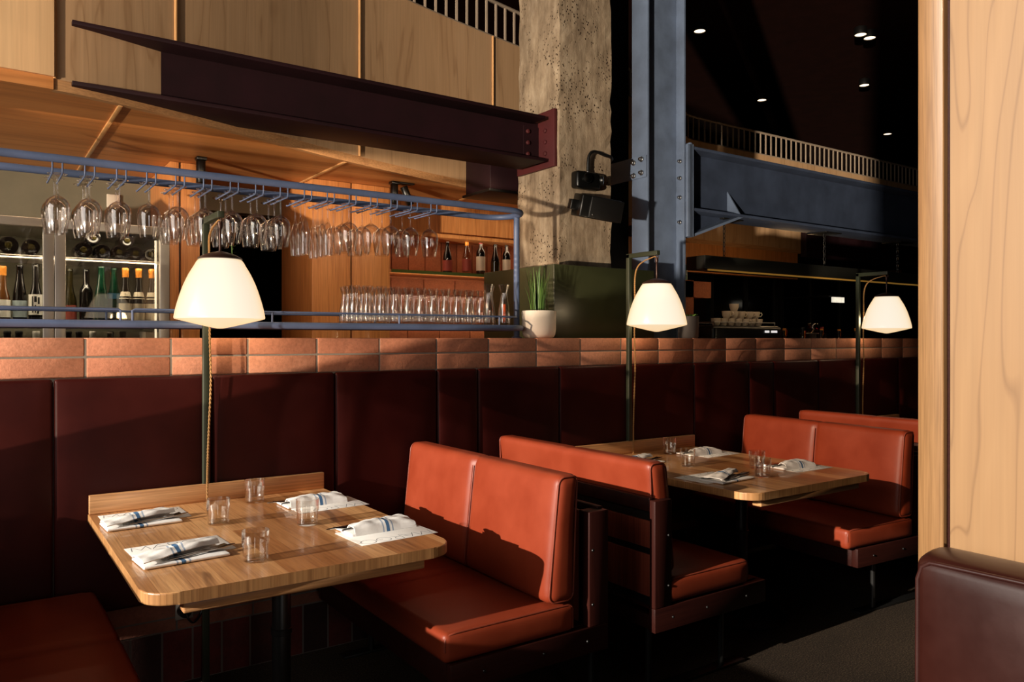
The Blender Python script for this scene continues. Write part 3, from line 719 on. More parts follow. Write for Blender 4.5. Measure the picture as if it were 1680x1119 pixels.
for x in SX:
    m = MB()
    for dx in (-.0175, .0175):
        m.tube([(x+dx, YF, 2.125), (x+dx, YF, 2.088), (x+dx, YF+.004, 2.081), (x+dx, YF+.012, 2.078), (x+dx, YK-.045, 2.078), (x+dx, YK-.038, 2.082)], .0034, 8)
    m.build('hook', MT['rail'], rk, True)

def wineglass(kind):
    if kind == 'wine':   # z downwards from the foot, hanging upside down; origin at the foot's underside edge
        R, bt, bb, ft = .047, -.088, -.232, .037
        outer = [(0, .004), (.010, .003), (ft, .0005), (ft, -.0008), (.010, -.003), (.0042, -.010), (.0036, -.03), (.0036, bt+.012), (.006, bt+.004), (.014, bt-.001), (.026, bt-.008), (.036, bt-.017), (.0425, bt-.028), (.046, bt-.041), (R, bt-.055), (.046, bt-.072), (.0425, bt-.098), (.0385, bt-.122), (.0345, bb)]
        inner = [(.0337, bb), (.0377, bt-.122), (.0417, bt-.098), (.0452, bt-.072), (R-.0008, bt-.055), (.0452, bt-.042), (.0417, bt-.029), (.0352, bt-.0185), (.0252, bt-.010), (.013, bt-.004), (0, bt-.003)]
    else:
        R, bt, bb, ft = .026, -.085, -.258, .030
        outer = [(0, .004), (.010, .003), (ft, .0005), (ft, -.0008), (.010, -.003), (.0042, -.010), (.0036, -.03), (.0036, bt+.012), (.005, bt), (.012, bt-.02), (.020, bt-.05), (R-.001, bt-.08), (R, bt-.10), (.024, bt-.14), (.0205, bb)]
        inner = [(.0198, bb), (.0233, bt-.14), (R-.0008, bt-.10), (R-.0018, bt-.08), (.0192, bt-.051), (.011, bt-.023), (0, bt-.012)]
    return MB().lathe(outer+inner, n=28)
wg = wineglass('wine').build('wine_glass', MT['stemglass'], origin=(0, 0, 0)); fl = wineglass('flute').build('champagne_flute', MT['stemglass'], origin=(0, 0, 0))
counts = [2, 3, 2, 1, 3, 3, 3, 2, 3, 3, 4, 3, 3, 2, 2, 1]
used = {'w': False, 'f': False}
pos = ['at the front of', 'second from the front in', 'third from the front in', 'last in']
for s_, (x, k) in enumerate(zip(SX, counts)):
    flute = s_ in (9, 10); stp = .062 if flute else .096
    for i in range(k):
        if YF+.045+i*stp > YK-.03: continue
        src = fl if flute else wg; key = 'f' if flute else 'w'
        o = src if not used[key] else src.copy()
        if used[key]: C.objects.link(o)
        used[key] = True
        o.location = (x+random.uniform(-.003, .003), YF+.042+i*stp+random.uniform(0, .006), 2.0825)
        tag(o, '%s hanging %s the %s hook slot from the left' % ('champagne flute' if flute else 'wine glass', pos[i], ORD[s_+1]), 'glass', 'flutes hanging from the rack' if flute else 'wine glasses hanging from the rack')

# carafes on the rack shelf
def carafe(h, k=1.0):
    R = .032*k
    out = [(0, .003), (R*.9, 0), (R, .004), (R*.985, h*.16), (R*.86, h*.38), (R*.60, h*.62), (R*.50, h*.74), (R*.55, h*.82), (R*.78, h*.95), (R*.84, h)]
    inn = [(R*.84-.001, h), (R*.76, h*.95), (R*.52, h*.82), (R*.47, h*.74), (R*.57, h*.62), (R*.82, h*.38), (R*.93, h*.16), (R*.9, .012), (0, .010)]
    return MB().lathe(out+inn, n=24)
cf = carafe(.188).build('glass_carafe', MT['glass']); cft = carafe(.228, 1.12).build('glass_carafe', MT['glass']); uc = ut = False
rowsY = [(3.636, 'front'), (3.712, 'middle'), (3.790, 'back')]
for ri, (y, rn) in enumerate(rowsY):
    for k in range(11):
        o = cf if not uc else cf.copy()
        if uc: C.objects.link(o)
        uc = True; o.location = (1.570+.008*ri+k*.0745+random.uniform(-.002, .002), y, 1.4985)
        tag(o, 'small clear glass carafe in the %s row on the rack shelf, %s from the left' % (rn, ORD[k+1]), 'carafe', 'small carafes on the rack shelf')
for k, (x, y, lab) in enumerate(((2.405, 3.70, 'taller clear carafe at the right end of the small carafes, empty'), (2.485, 3.66, 'tall clear carafe at the far right of the rack shelf holding an orange stick'), (2.47, 3.785, 'taller clear carafe holding a short orange stick at the rack shelf back right corner'))):
    o = cft if not ut else cft.copy()
    if ut: C.objects.link(o)
    ut = True; o.location = (x, y, 1.4985); tag(o, lab, 'carafe', 'tall carafes on the rack shelf')
tag(MB().cyl((2.487, 3.66, 1.511), .009, .105, 14).build('orange_stick', MT['orange']), 'tall orange stick standing inside the far right carafe', 'stick')
tag(MB().cyl((2.466, 3.785, 1.511), .009, .075, 14).build('orange_stick', MT['orange']), 'short orange stick inside the carafe at the back right corner', 'stick')
# sprig in a bud vase behind the nearest lamp
t = thing('bud_vase', 'small bud vase with a green sprig on the rack shelf behind the nearest lamp', 'vase', (1.0, 3.70, 1.4985))
MB().lathe([(0, 0), (.024, 0), (.026, .01), (.024, .06), (.010, .10), (.009, .16), (.011, .17)], n=16).build('vase_body', MT['glass'], t)
m = MB().tube([(0, 0, .01), (.002, 0, .2), (-.004, .002, .35)], .002, 6); m.build('stem', MT['leaf'], t)
m = MB()
for k in range(9):
    z = .23+k*.0145
    for a in (k*1.1, k*1.1+pi):
        m.grid([[(0, 0, z), (.001, .001, z)], [(cos(a)*.014+.002*sin(a), sin(a)*.014, z+.006), (cos(a)*.014-.002*sin(a), sin(a)*.014+.002, z+.006)], [(cos(a)*.022, sin(a)*.022, z+.004), (cos(a)*.022, sin(a)*.022, z+.004)]])
m.build('leaves', MT['leaf'], t)

# ------------------------------------------------------------------ things on the column and tiled wall
t = thing('potted_plant', 'upright spiky green plant in a white ceramic pot beside the rack post', 'plant', (2.716, 3.64, 1.424))
MB().lathe([(0, 0), (.072, 0), (.086, .006), (.095, .022), (.099, .05), (.1005, .155), (.098, .158), (.094, .155), (.092, .135), (0, .135)], n=40).build('pot', MT['ceramic'], t)
MB().lathe([(0, .1385), (.092, .1365)], n=24).build('soil', MT['soil'], t)
m = MB()
for k in range(70):
    a = random.uniform(0, 2*pi); r0 = random.uniform(0, .05); h = random.uniform(.14, .29); ln = random.uniform(.0, .05); w = .0045
    bx, by = r0*cos(a), r0*sin(a); rows = []
    for i in range(6):
        s = i/5; x = bx+cos(a)*ln*s*s; y = by+sin(a)*ln*s*s; ww = w*(1-s**2)*.9+.0004
        rows.append([(x-sin(a)*ww, y+cos(a)*ww, .135+h*s), (x+cos(a)*ww*.4, y+sin(a)*ww*.4, .135+h*s), (x+sin(a)*ww, y-cos(a)*ww, .135+h*s)])
    m.grid(rows, True)
m.build('blades', MT['leaf'], t)
t = thing('small_pot', 'small grey pot with a low succulent half hidden behind the middle lamp', 'plant', (4.085, 3.75, 1.424))
MB().lathe([(0, 0), (.062, 0), (.07, .01), (.074, .15), (.07, .152), (.066, .13), (0, .13)], n=28).build('pot', MT['greypot'], t)
m = MB()
for k in range(16):
    a = k*2.4; l = .02+.012*(k % 3)
    m.tube([(0, 0, .13), (cos(a)*l, sin(a)*l, .155), (cos(a)*l*1.5, sin(a)*l*1.5, .165)], [.006, .008, .002], 6)
m.build('rosette', MT['leaf'], t)

t = thing('wall_speaker', 'black tilted loudspeaker bracketed to the concrete column below the emergency light', 'speaker', (3.34, 4.0, 2.2))
R = Matrix.Rotation(radians(6), 4, 'Y') @ Matrix.Rotation(radians(-12), 4, 'Z') @ Matrix.Rotation(radians(14), 4, 'X')
MB().box(-.145, .145, -.075, .06, -.072, .072, .008).xf(Matrix.Translation((0.01, -.13, .07)) @ R).build('cabinet', MT['plastic'], t)
MB().box(-.085, .155, -.088, -.074, -.068, .068, .004).xf(Matrix.Translation((0.01, -.13, .07)) @ R).build('grille', MT['black'], t)
MB().box(-.195, -.14, -.03, .02, -.035, .03, .004).xf(Matrix.Translation((0.01, -.13, .07)) @ R).build('bracket', MT['plastic'], t); MB().box(-.05, .05, -.08, -.001, .04, .09, .003).build('mount', MT['plastic'], t)
MB().cyl((0, 0, 0), .006, .004, 12).xf(Matrix.Translation((0.01, -.13, .07)) @ R @ Matrix.Translation((-.06, -.088, -.045)) @ Matrix.Rotation(radians(90), 4, 'X')).build('badge', MT['zinc'], t)
t = thing('emergency_light', 'black twin-head emergency light on the concrete column above the loudspeaker', 'light', (3.345, 4.0, 2.4))
MB().box(-.102, .098, -.075, .003, .005, .118, .018, 3).build('housing', MT['plastic'], t)
for x, a in ((-.025, -.15), (.092, .75)):
    hd = MB().lathe([(.03, .0), (.034, .012), (.033, .02), (.028, .022)], n=24, axis='z').xf(Matrix.Translation((x, -.072, .07)) @ Matrix.Rotation(a, 4, 'Z') @ Matrix.Rotation(radians(90), 4, 'X')).build('lamp_head', MT['plastic'], t)
    MB().lathe([(0, .026), (.015, .025), (.029, .019)], n=24).xf(Matrix.Translation((x, -.072, .07)) @ Matrix.Rotation(a, 4, 'Z') @ Matrix.Rotation(radians(90), 4, 'X')).build('lens', MT['cutlery'], hd)
cd = [(.014, -.04, .115), (.014, -.04, .16), (.016, -.042, .21), (.03, -.045, .245), (.06, -.045, .262), (.11, -.04, .262), (.17, -.03, .255), (.235, -.025, .248), (.272, .04, .24), (.276, .2, .232)]
MB().tube(cr(cd, 4), .0105, 10).build('conduit', MT['black'], t)
MB().cyl((.014, -.04, .116), .013, .012, 14).build('coupling', MT['zinc'], t)

# track spots under the soffit
def spot(loc, label, twin):
    t = thing('track_light', label, 'light', loc)
    MB().box(-.03, .03, -.03, .03, -.02, 0, .003).build('mount', MT['plastic'], t)
    MB().cyl((0, 0, -.16), .028, .14, 20).build('can', MT['plastic'], t)
    if twin:
        MB().box(-.02, .15, -.03, .03, -.012, 0, .003).build('plate', MT['plastic'], t)
        MB().cyl((0, 0, 0), .028, .14, 20).xf(Matrix.Translation((.13, 0, -.155)) @ Matrix.Rotation(radians(-24), 4, 'Y')).build('can', MT['plastic'], t)
spot((1.18, 5.08, ZB+.003), 'single black cylinder spotlight under the soffit above the cedar post', False)
spot((2.50, 5.08, ZB+.003), 'twin black cylinder spotlights under the soffit left of the concrete column', True)

# ------------------------------------------------------------------ booth tables
def rounded(x0, x1, y0, y1, r, n=8):
    p = []
    for cx, cy, a0 in ((x0+r, y0+r, pi), (x1-r, y0+r, 1.5*pi)):
        for k in range(n+1): a = a0+pi/2*k/n; p.append((cx+r*cos(a), cy+r*sin(a)))
    return p+[(x1, y1), (x0, y1)]
def make_table(x0, x1, y0, px, label, py=2.63):
    t = thing('booth_table', label, 'table', ((x0+x1)/2, 2.8, 0), 'oak booth tables'); y1 = 3.384
    m = MB(); poly = rounded(x0, x1, y0, y1, .085); bm = bmesh.new()
    A = [bm.verts.new((p[0], p[1], .716)) for p in poly]; B = [bm.verts.new((p[0], p[1], .75)) for p in poly]
    bm.faces.new(A[::-1]); bm.faces.new(B); n = len(poly)
    for i in range(n): bm.faces.new([A[i], A[(i+1) % n], B[(i+1) % n], B[i]])
    ed = [e for e in bm.edges if abs(e.verts[0].co.z-e.verts[1].co.z) < 1e-5]
    bmesh.ops.bevel(bm, geom=ed, offset=.004, segments=2, profile=.5, affect='EDGES')
    bm.normal_update(); bm.verts.index_update()
    m.add([v.co[:] for v in bm.verts], [[v.index for v in f.verts] for f in bm.faces], False)
    m.mi = [0 if abs(f.normal.z) > .5 else 1 for f in bm.faces]; bm.free()
    m.build('tabletop', [MT['oak'], MT['oak_edge']], t, True)
    MB().box(x0+.002, x1-.002, y1-.024, y1, .75, .822, .003).build('backsplash', MT['oak_strip'], t, True)
    for y in (y0+.055, 3.2): MB().box(x0+.10, x1-.10, y-.025, y+.025, .678, .716, .006).build('cleat', MT['oak_strip'], t, True)
    MB().box(px-.26, px+.26, py-.03, py+.03, .706, .7165, .002).box(px-.03, px+.03, py-.26, py+.26, .706, .7165, .002).build('spider', MT['blackmetal'], t, True)
    MB().cyl((px, py, .012), .031, .696, 24).lathe([(.045, .012), (.045, .03), (.031, .036)], (px, py, 0), 24).lathe([(.032, .42), (.035, .422), (.035, .44), (.032, .442)], (px, py, 0), 24).build('pedestal', MT['blackmetal'], t, True)
    MB().lathe([(0, 0), (.215, 0), (.218, .003), (.218, .010), (.21, .014), (.05, .016), (0, .016)], (px, py, 0), 40).build('base_plate', MT['blackmetal'], t, True)
    return t
make_table(.374, 1.310, 2.205, .872, 'nearest oak booth table with rounded front corners, brightly sunlit')
make_table(2.765, 3.725, 2.175, 3.262, 'second oak booth table, between the two facing cognac leather benches')
make_table(5.15, 6.09, 2.20, 5.62, 'farthest oak booth table, mostly hidden behind the benches at the right')

# ------------------------------------------------------------------ table lamps on wall poles
def make_lamp(x, label):
    t = thing('pole_lamp', label, 'lamp', (x, 3.39, 0), 'pole lamps behind the booth tables')
    MB().box(x-.0125, x+.0125, 3.385-.025+.012, 3.385+.012, 0, 1.915, .0015).build('pole', MT['lampgreen'], t, True)
    y0 = 3.16
    MB().box(x-.0125, x+.0125, y0-.014, 3.397, 1.893, 1.918, .0015).build('arm', MT['lampgreen'], t, True)
    MB().cyl((x, y0, 1.752), .0055, .112, 12).lathe([(.0075, 1.85), (.010, 1.858), (.010, 1.872), (.0075, 1.88)], (x, y0, 0), 14).tube([(x, y0+.012*sin(a), 1.882+.012*cos(a)) for a in [2*pi*k/16 for k in range(16)]], .0025, 8, True).build('stem', MT['bronze'], t, True)
    MB().lathe([(0, 1.762), (.012, 1.761), (.030, 1.757), (.058, 1.748), (.079, 1.737), (.084, 1.731), (.080, 1.729), (.06, 1.730)], (x, y0, 0), 36).build('cap', MT['bronze'], t, True)
    sh = [(.060, 1.7315), (.072, 1.731), (.081, 1.727), (.088, 1.718), (.096, 1.703), (.105, 1.688), (.115, 1.670), (.124, 1.651), (.133, 1.630), (.141, 1.608), (.148, 1.586), (.155, 1.563), (.1605, 1.542), (.165, 1.522), (.1675, 1.508), (.168, 1.503), (.1665, 1.498), (.150, 1.4930), (.10, 1.4805), (.05, 1.4685), (.012, 1.4605), (0, 1.4600)]
    MB().lathe(sh, (x, y0, 0), 56).build('shade', MT['opal'], t, True)
    c = cr([(x, y0, 1.872), (x, y0+.012, 1.885), (x-.002, y0+.05, 1.878), (x-.004, y0+.10, 1.865), (x-.004, y0+.15, 1.835), (x+.002, y0+.178, 1.77), (x+.008, y0+.185, 1.62), (x+.006, y0+.186, 1.45), (x+.010, y0+.184, 1.25), (x+.003, y0+.186, 1.05), (x-.002, y0+.186, .9), (x-.004, y0+.184, .80), (x-.004, y0+.186, .60)], 8)
    m = MB()
    for ph in (0, pi):     # two twisted strands
        pts = []; acc = 0
        for i, p in enumerate(c):
            if i: acc += (Vector(p)-Vector(c[i-1])).length
        N = 260; L_ = 0; dense = []
        for i in range(len(c)-1):
            for k in range(5): dense.append(tuple(c[i][a]+(c[i+1][a]-c[i][a])*k/5 for a in range(3)))
        for i, p in enumerate(dense):
            a = i*.9+ph; pts.append((p[0]+.0024*cos(a), p[1]+.0024*sin(a), p[2]))
        m.tube(pts, .0026, 6)
    m.build('cord', MT['cord'], t, True)
    return t
for x_ in (.806, 3.186, 5.548): point('lamp_bulb', (x_+.03, 3.345, 1.56), 3.0, (1.0, .74, .42), .05)  # added points beside the poles, imitating the shades' glow on the wall
make_lamp(.806, 'nearest pole lamp with glowing opal shade, behind the front table')
make_lamp(3.186, 'middle pole lamp with glowing opal shade, in front of the olive cladding')
make_lamp(5.548, 'farthest pole lamp with glowing opal shade, beside the light wood partition')

# ------------------------------------------------------------------ booth benches (local: u forward from the frame back, y from 0 near end to 1.16 at the wall)
LEN = 1.165
def outline(fn, x0, x1, z0, z1, r, y, n=6):
    p = []
    for cx, cz, a0 in ((x0+r, z0+r, pi), (x1-r, z0+r, 1.5*pi), (x1-r, z1-r, 0), (x0+r, z1-r, pi/2)):
        for k in range(n+1):
            a = a0+pi/2*k/n; q = Vector((cx+r*cos(a), y, cz+r*sin(a))); p.append(fn(q))
    return p
def dens(p, closed=True, st=.02):
    out = []; n = len(p)
    for i in range(n if closed else n-1):
        a, b_ = Vector(p[i]), Vector(p[(i+1) % n]); k = max(1, int((b_-a).length/st))
        for j in range(k): out.append(a+(b_-a)*j/k)
    return out
def make_bench(label, x, y, d, off, back=True, frame_depth=.68, rz=0.0, length=LEN, boff=None, inset=0.0, ut=.032):
    boff = off if boff is None else boff
    t = thing('booth_bench', label, 'bench', (x, y, 0), 'cognac leather booth benches')
    def b(m, name, mat, par=None):
        m.xf(Matrix.Diagonal((d, 1, 1, 1)))
        if d < 0: m.f = [f[::-1] for f in m.f]
        return m.build(name, mat, par or t)
    D = frame_depth
    for y0 in (0, length-.035):
        b(MB().box(0, D, y0, y0+.035, .262, .358, .003), 'side_rail', MT['mahogany'])
    b(MB().box(D-.03, D, .035, length-.035, .262, .358, .003), 'front_rail', MT['mahogany'])
    b(MB().box(0, D-.03, .035, length-.035, .352, .362), 'seat_board', MT['mahogany'])
    b(MB().box(.004, .03, .035, length-.035, .268, .325, .002), 'rear_rail', MT['mahogany'])
    if back and ut > .05:
        b(MB().box(.072, .0905, .03, length-.03, .362, .778, .002), 'front_board', MT['backboard'])
    if back:
        for y0 in (0, length-ut):
            b(MB().box(0, .092, y0, y0+ut, .358, .782, .003), 'upright', MT['mahogany_up'])
        b(MB().box(.0, .026, .032, length-.032, .735, .790, .003), 'top_rail', MT['mahogany'])
        b(MB().box(.010, .026, .032, length-.032, .588, .695, .002), 'back_panel', MT['backboard']); b(MB().box(.010, .026, .032, length-.032, .395, .562, .002), 'back_panel', MT['backboard'])
        b(MB().box(.014, .026, .032, length-.032, .562, .588), 'steel_bar', MT['blackmetal']); b(MB().box(.014, .026, .032, length-.032, .345, .395), 'steel_bar', MT['blackmetal']); b(MB().box(.018, .026, .032, length-.032, .695, .735), 'steel_bar', MT['blackmetal'])
    for u in (.017 if back else .12, .45):
        for y0 in (.055, length-.09):
            b(MB().tube([(u+.012, y0+.012, .0), (u+.012, y0+.012, .27)], .0125, 12), 'leg', MT['blackmetal'])
    for y0 in (.045, length-.10):
        b(MB().box(-.01, .60, y0, y0+.055, 0, .012, .001), 'floor_bar', MT['blackmetal'])
    bolts = [(.30, .31), (.10, .31), (.55, .31)]+([(.075, .44), (.075, .64)] if back else [])
    for u, z in bolts:
        m = MB().lathe([(0, .004), (.004, .0035), (.006, 0)], n=12); m.xf(Matrix.Translation((u, 0, z)) @ Matrix.Rotation(radians(90), 4, 'X')); b(m, 'bolt_head', MT['blackmetal'])
    # seat cushion
    ys = length*.5
    def seatfn(p):
        u = (p.x-off-.27)/.27; w = (p.y-ys)/(length/2)
        k = max(0, 1-u**4)*max(0, 1-w**4)
        g = math.exp(-((p.y-ys)/.008)**2)
        z = p.z
        if p.z > .415: z += .010*k-.008*g
        return (p.x+(.008*(1-w**4) if p.x > off+.4 and p.z > .38 else 0), p.y-(.006*(1-abs(2*(p.z-.411)/.1)**2) if p.y < .1 else 0)*max(0, 1-u**4), z)
    m = MB().cushion(off, off+.545, .004, length-.004, .360, .462, .022, 10, 40, 4, seatfn)
    seat = b(m, 'seat_cushion', MT['leather'])
    m = MB(); r = .022
    q = .004+.0062
    top = dens([(off+.008, q, .372), (off+.008, q, .44), (off+.016, q, .4545), (off+.03, q, .4568), (off+.27, q-.001, .4575), (off+.50, q, .4568), (off+.523, q+.001, .4535), (off+.5365, q+.002, .443), (off+.540, q+.002, .425), (off+.539, q+.001, .375)], False)
    b(MB().tube(top, .004, 8), 'piping', MT['piping'], seat); b(MB().tube([(p[0], length-p[1], p[2]) for p in top], .004, 8), 'piping', MT['piping'], seat)
    if back:
        def backfn(p):
            s = (p.x-boff)/.12; h = (p.z-.468)/.46; hh = min(max(h, 0), 1)
            bk = -.004-.020*max(0, (hh-.55)/.45)**1.5; fr = .122-.050*hh**1.1
            w = (p.y-ys)/(length/2); g = math.exp(-((p.y-ys)/.013)**2)
            half = (p.y-(ys if p.y > ys else 0))/(length/2); q = 1-(2*half-1)**4
            th = .012*max(0, q)*(1-(2*hh-1)**4)
            e = (s-.5)*2
            return (boff+bk+(fr-bk)*s+(th if s > .5 else 0)-(.014*g*max(0, e)), p.y-(.004 if p.y < .1 else 0)*(1-e*e), p.z-.004*g*(hh > .9))
        m = MB().cushion(boff, boff+.12, inset+.004, length-.004-inset, .468, .928, .034, 4, 60, 24, backfn)
        bkc = b(m, 'back_cushion', MT['leather'])
        for yy in (inset+.013, length-.013-inset):
            b(MB().tube(dens(outline(backfn, boff+.0075, boff+.1125, .4755, .9205, .0275, yy), True, .03), .0042, 8, True), 'piping', MT['piping'], bkc)
        m = MB(); pts = [backfn(Vector((boff+.1185, ys+.004, .50+.395*k/20))) for k in range(21)]
        m.tube([(p[0]+.0115, p[1], p[2]) for p in pts], .0018, 6); b(m, 'seam', MT['piping'], bkc)
    t.rotation_euler.z = rz
    return t
make_bench('nearest cognac leather bench with sunlit back, right of the front table', 1.965, 2.2, -1, .156, ut=.062)
make_bench('second cognac leather bench seen from behind, backing onto the sunlit bench', 2.21, 2.2, 1, .032, inset=.034)
make_bench('cognac leather bench facing us across the second table, beside the partition', 4.36, 2.2, -1, .205, rz=radians(-4.0), ut=.062, length=1.13)
make_bench('farthest cognac leather bench, only its back top showing behind the facing bench', 4.71, 2.2, 1, .032, inset=.034)
make_bench('cognac leather seat at the bottom left corner, left of the front table', -.42, 2.2, 1, .27, boff=.05)

# brown leather sofa back at the lower right
t = thing('sofa', 'dark brown piped leather sofa back in the lower right corner before the partition', 'sofa', (1.77, .2, 0))
def sofafn(p):
    w = (p.y-.2)/.7; h = (p.z-.5)/.44
    k = max(0, 1-w**4)*max(0, 1-h**2)
    zz = p.z+(.014*max(0, 1-((p.x-1.76)/.07)**2) if p.z > .9 else 0)
    return (p.x-.045*k if p.x < 1.74 else p.x, p.y, zz)
m = MB().cushion(1.688, 1.845, -.5, .90, .06, .945, .022, 6, 40, 30, sofafn)
bk = m.build('back', MT['sofa'], t, True)
m = MB(); pts = dens([(1.692, .893, .07), (1.691, .894, .60), (1.691, .893, .90), (1.692, .884, .928), (1.692, .866, .940), (1.691, .60, .944), (1.690, .2, .945), (1.69, -.49, .944)], False, .02)
m.tube(pts, .0052, 10); m.build('piping', MT['sofa_piping'], bk, True)
MB().box(1.72, 1.82, -.45, .85, 0, .065, .004).build('plinth', MT['black'], t, True)

# ------------------------------------------------------------------ table settings
def tumbler():
    R, h = .0405, .092
    out = [(0, .001), (R*.80, 0), (R*.9, .003), (R*.92, .012), (R*.935, .048), (R*.99, .053), (R, .062), (R, h)]
    inn = [(R-.0018, h), (R-.0018, .062), (R*.94, .054), (R*.89, .048), (R*.875, .018), (R*.8, .0135), (0, .012)]
    return MB().lathe(out+inn, n=36)
tb = tumbler().build('tumbler', MT['tumblerglass'])
tl = [((.742, 2.935), 'clear water tumbler at the centre left of the front table'), ((.965, 3.245), 'clear water tumbler nearest the wall on the front table'), ((.712, 2.385), 'clear water tumbler nearest the camera on the front table'), ((1.004, 2.742), 'clear water tumbler on the right half of the front table')]
t2 = [((3.365, 3.235), 'clear water tumbler nearest the wall on the second table'), ((3.105, 2.855), 'clear water tumbler at the centre left of the second table'), ((3.345, 2.60), 'rear tumbler of the right-hand pair on the second table'), ((3.160, 2.425), 'front tumbler of the right-hand pair on the second table'), ((5.68, 3.0), 'clear tumbler on the farthest table beside the partition')]
first = True
for (x, y), lab in tl+t2:
    o = tb if first else tb.copy()
    if not first: C.objects.link(o)
    first = False; o.location = (x, y, .7502); o.rotation_euler.z = random.uniform(0, 6); tag(o, lab, 'glass', 'tumblers on the tables')

GL = {'M': [[(0, 0), (.12, 1), (.5, .12), (.88, 1), (1, 0)]], 'A': [[(0, 0), (.5, 1), (1, 0)], [(.2, .36), (.8, .36)]],
      'R': [[(0, 0), (0, 1), (.5, 1), (.72, .93), (.8, .76), (.72, .57), (.5, .48), (0, .48)], [(.45, .48), (.85, 0)]],
      'G': [[(.93, .80)]+[(.5+.5*cos(a), .5+.5*sin(a)) for a in [radians(40+k*15) for k in range(1, 20)]]+[(1.0, .46), (.55, .46)]],
      'O': [[(.5+.5*cos(a), .5+.5*sin(a)) for a in [radians(k*15) for k in range(25)]]]}
def lettering():
    m = MB(); x = 0; H = .048
    for ch, w in (('M', .056), ('A', .048), ('R', .036), ('G', .050), ('O', .052)):
        for st in GL[ch]:
            p = [(x+a*w, b_*H) for a, b_ in st]
            for q, r in zip(p[:-1], p[1:]):
                dx, dy = r[0]-q[0], r[1]-q[1]; l = sqrt(dx*dx+dy*dy) or 1; nx, ny = -dy/l*.0011, dx/l*.0011
                m.add([(q[0]+nx, q[1]+ny, 0), (q[0]-nx, q[1]-ny, 0), (r[0]-nx, r[1]-ny, 0), (r[0]+nx, r[1]+ny, 0)], [[0, 1, 2, 3]])
        x += w+.0055
    return m
def menu_card():
    t = thing('menu_card', 'x', 'menu', (0, 0, 0), 'menu cards under the napkins')
    MB().box(0, .288, 0, .205, 0, .0012, .0003).build('card', MT['paper'], t)
    m = lettering(); m.xf(Matrix.Translation((.012, .150, .0014))); m.build('lettering', MT['ink'], t); return t
def napkin():
    # local: x along the folded length, closed end at x=0, fold at y=W, open diagonal edge towards y=0
    t = thing('napkin', 'x', 'napkin', (0, 0, 0), 'folded striped napkins'); Lx, Wy = .250, .135
    m = MB().cushion(0, Lx, 0, Wy, 0, .009, .0044, 14, 8, 2, lambda p: (p.x, p.y, p.z+.0015*sin(p.x*40)*sin(p.y*25)*(p.z > .004)))
    m.build('base_fold', MT['linen'], t)
    m = MB(); rows = []; rows2 = []
    nu, nv = 26, 16
    for i in range(nu+1):
        u = i/nu; r = []; r2 = []
        lo = .006+.085*max(0, (u-.06)/.94)**.85         # the open edge runs diagonally back
        for j in range(nv+1):
            v = j/nv; y = lo+(Wy+.002-lo)*v; x = .001+u*(Lx-.004)-.010*v*u
            prof = sin(pi*min(1, v*.93+.07))**.55
            hgt = (.008+.021*u**.7*(1-.55*max(0, u-.75)/.25))*prof+.008*(1-v**8)
            hgt += .0022*sin(u*19+v*7)*prof+.0016*sin(v*15-u*9)*prof
            z = .0085+max(.0, hgt)-(.0075*max(0, (v-.93)/.07))
            r.append((x, y, z)); r2.append((x, y, z-.0028))
        rows.append(r); rows2.append(r2)
    m.grid(rows); m.grid([x[::-1] for x in rows2])
    def edge(a, b_): m.grid([a, b_])
    edge([r[0] for r in rows2], [r[0] for r in rows]); edge([r[-1] for r in rows], [r[-1] for r in rows2]); edge(rows[0], rows2[0]); edge(rows2[-1], rows[-1])
    m.build('top_fold', MT['linen'], t); return t
def fork():
    m = MB(); sec = []
    pts = [(0, .0045, 0), (.05, .0040, .0), (.10, .0030, .001), (.125, .0036, .003), (.14, .009, .003), (.152, .0115, .001)]
    rows = [[(x, -w, z-.0008), (x, w, z-.0008), (x, w, z+.0012), (x, -w, z+.0012)] for x, w, z in pts]
    m.grid(rows, True, True); m.f += [[0, 1, 2, 3], [len(m.v)-1, len(m.v)-2, len(m.v)-3, len(m.v)-4]]; m.sm += [False]*2; m.mi += [0]*2
    for k in (-1.5, -.5, .5, 1.5): m.tube([(.150, k*.0062, .001), (.17, k*.006, .0015), (.198, k*.0056, .006)], [.0021, .0018, .001], 6)
    return m
def knife():
    m = MB(); pts = [(0, .007, 0), (.02, .0065, 0), (.09, .0048, .0), (.10, .0055, 0), (.105, .0085, 0), (.17, .0095, 0), (.20, .006, 0), (.21, .0015, 0)]
    rows = [[(x, -w, z-.001), (x, w, z-.001), (x, w, z+.001), (x, -w, z+.001)] for x, w, z in pts]
    m.grid(rows, False, True); m.f += [[0, 1, 2, 3], [len(m.v)-1, len(m.v)-2, len(m.v)-3, len(m.v)-4]]; m.sm += [False]*2; m.mi += [0]*2
    return m
mc, nk = menu_card(), napkin(); freeze(mc); freeze(nk)
fk = fork().build('fork', MT['cutlery'], origin=(0, 0, 0)); kn = knife().build('knife', MT['cutlery'], origin=(0, 0, 0))
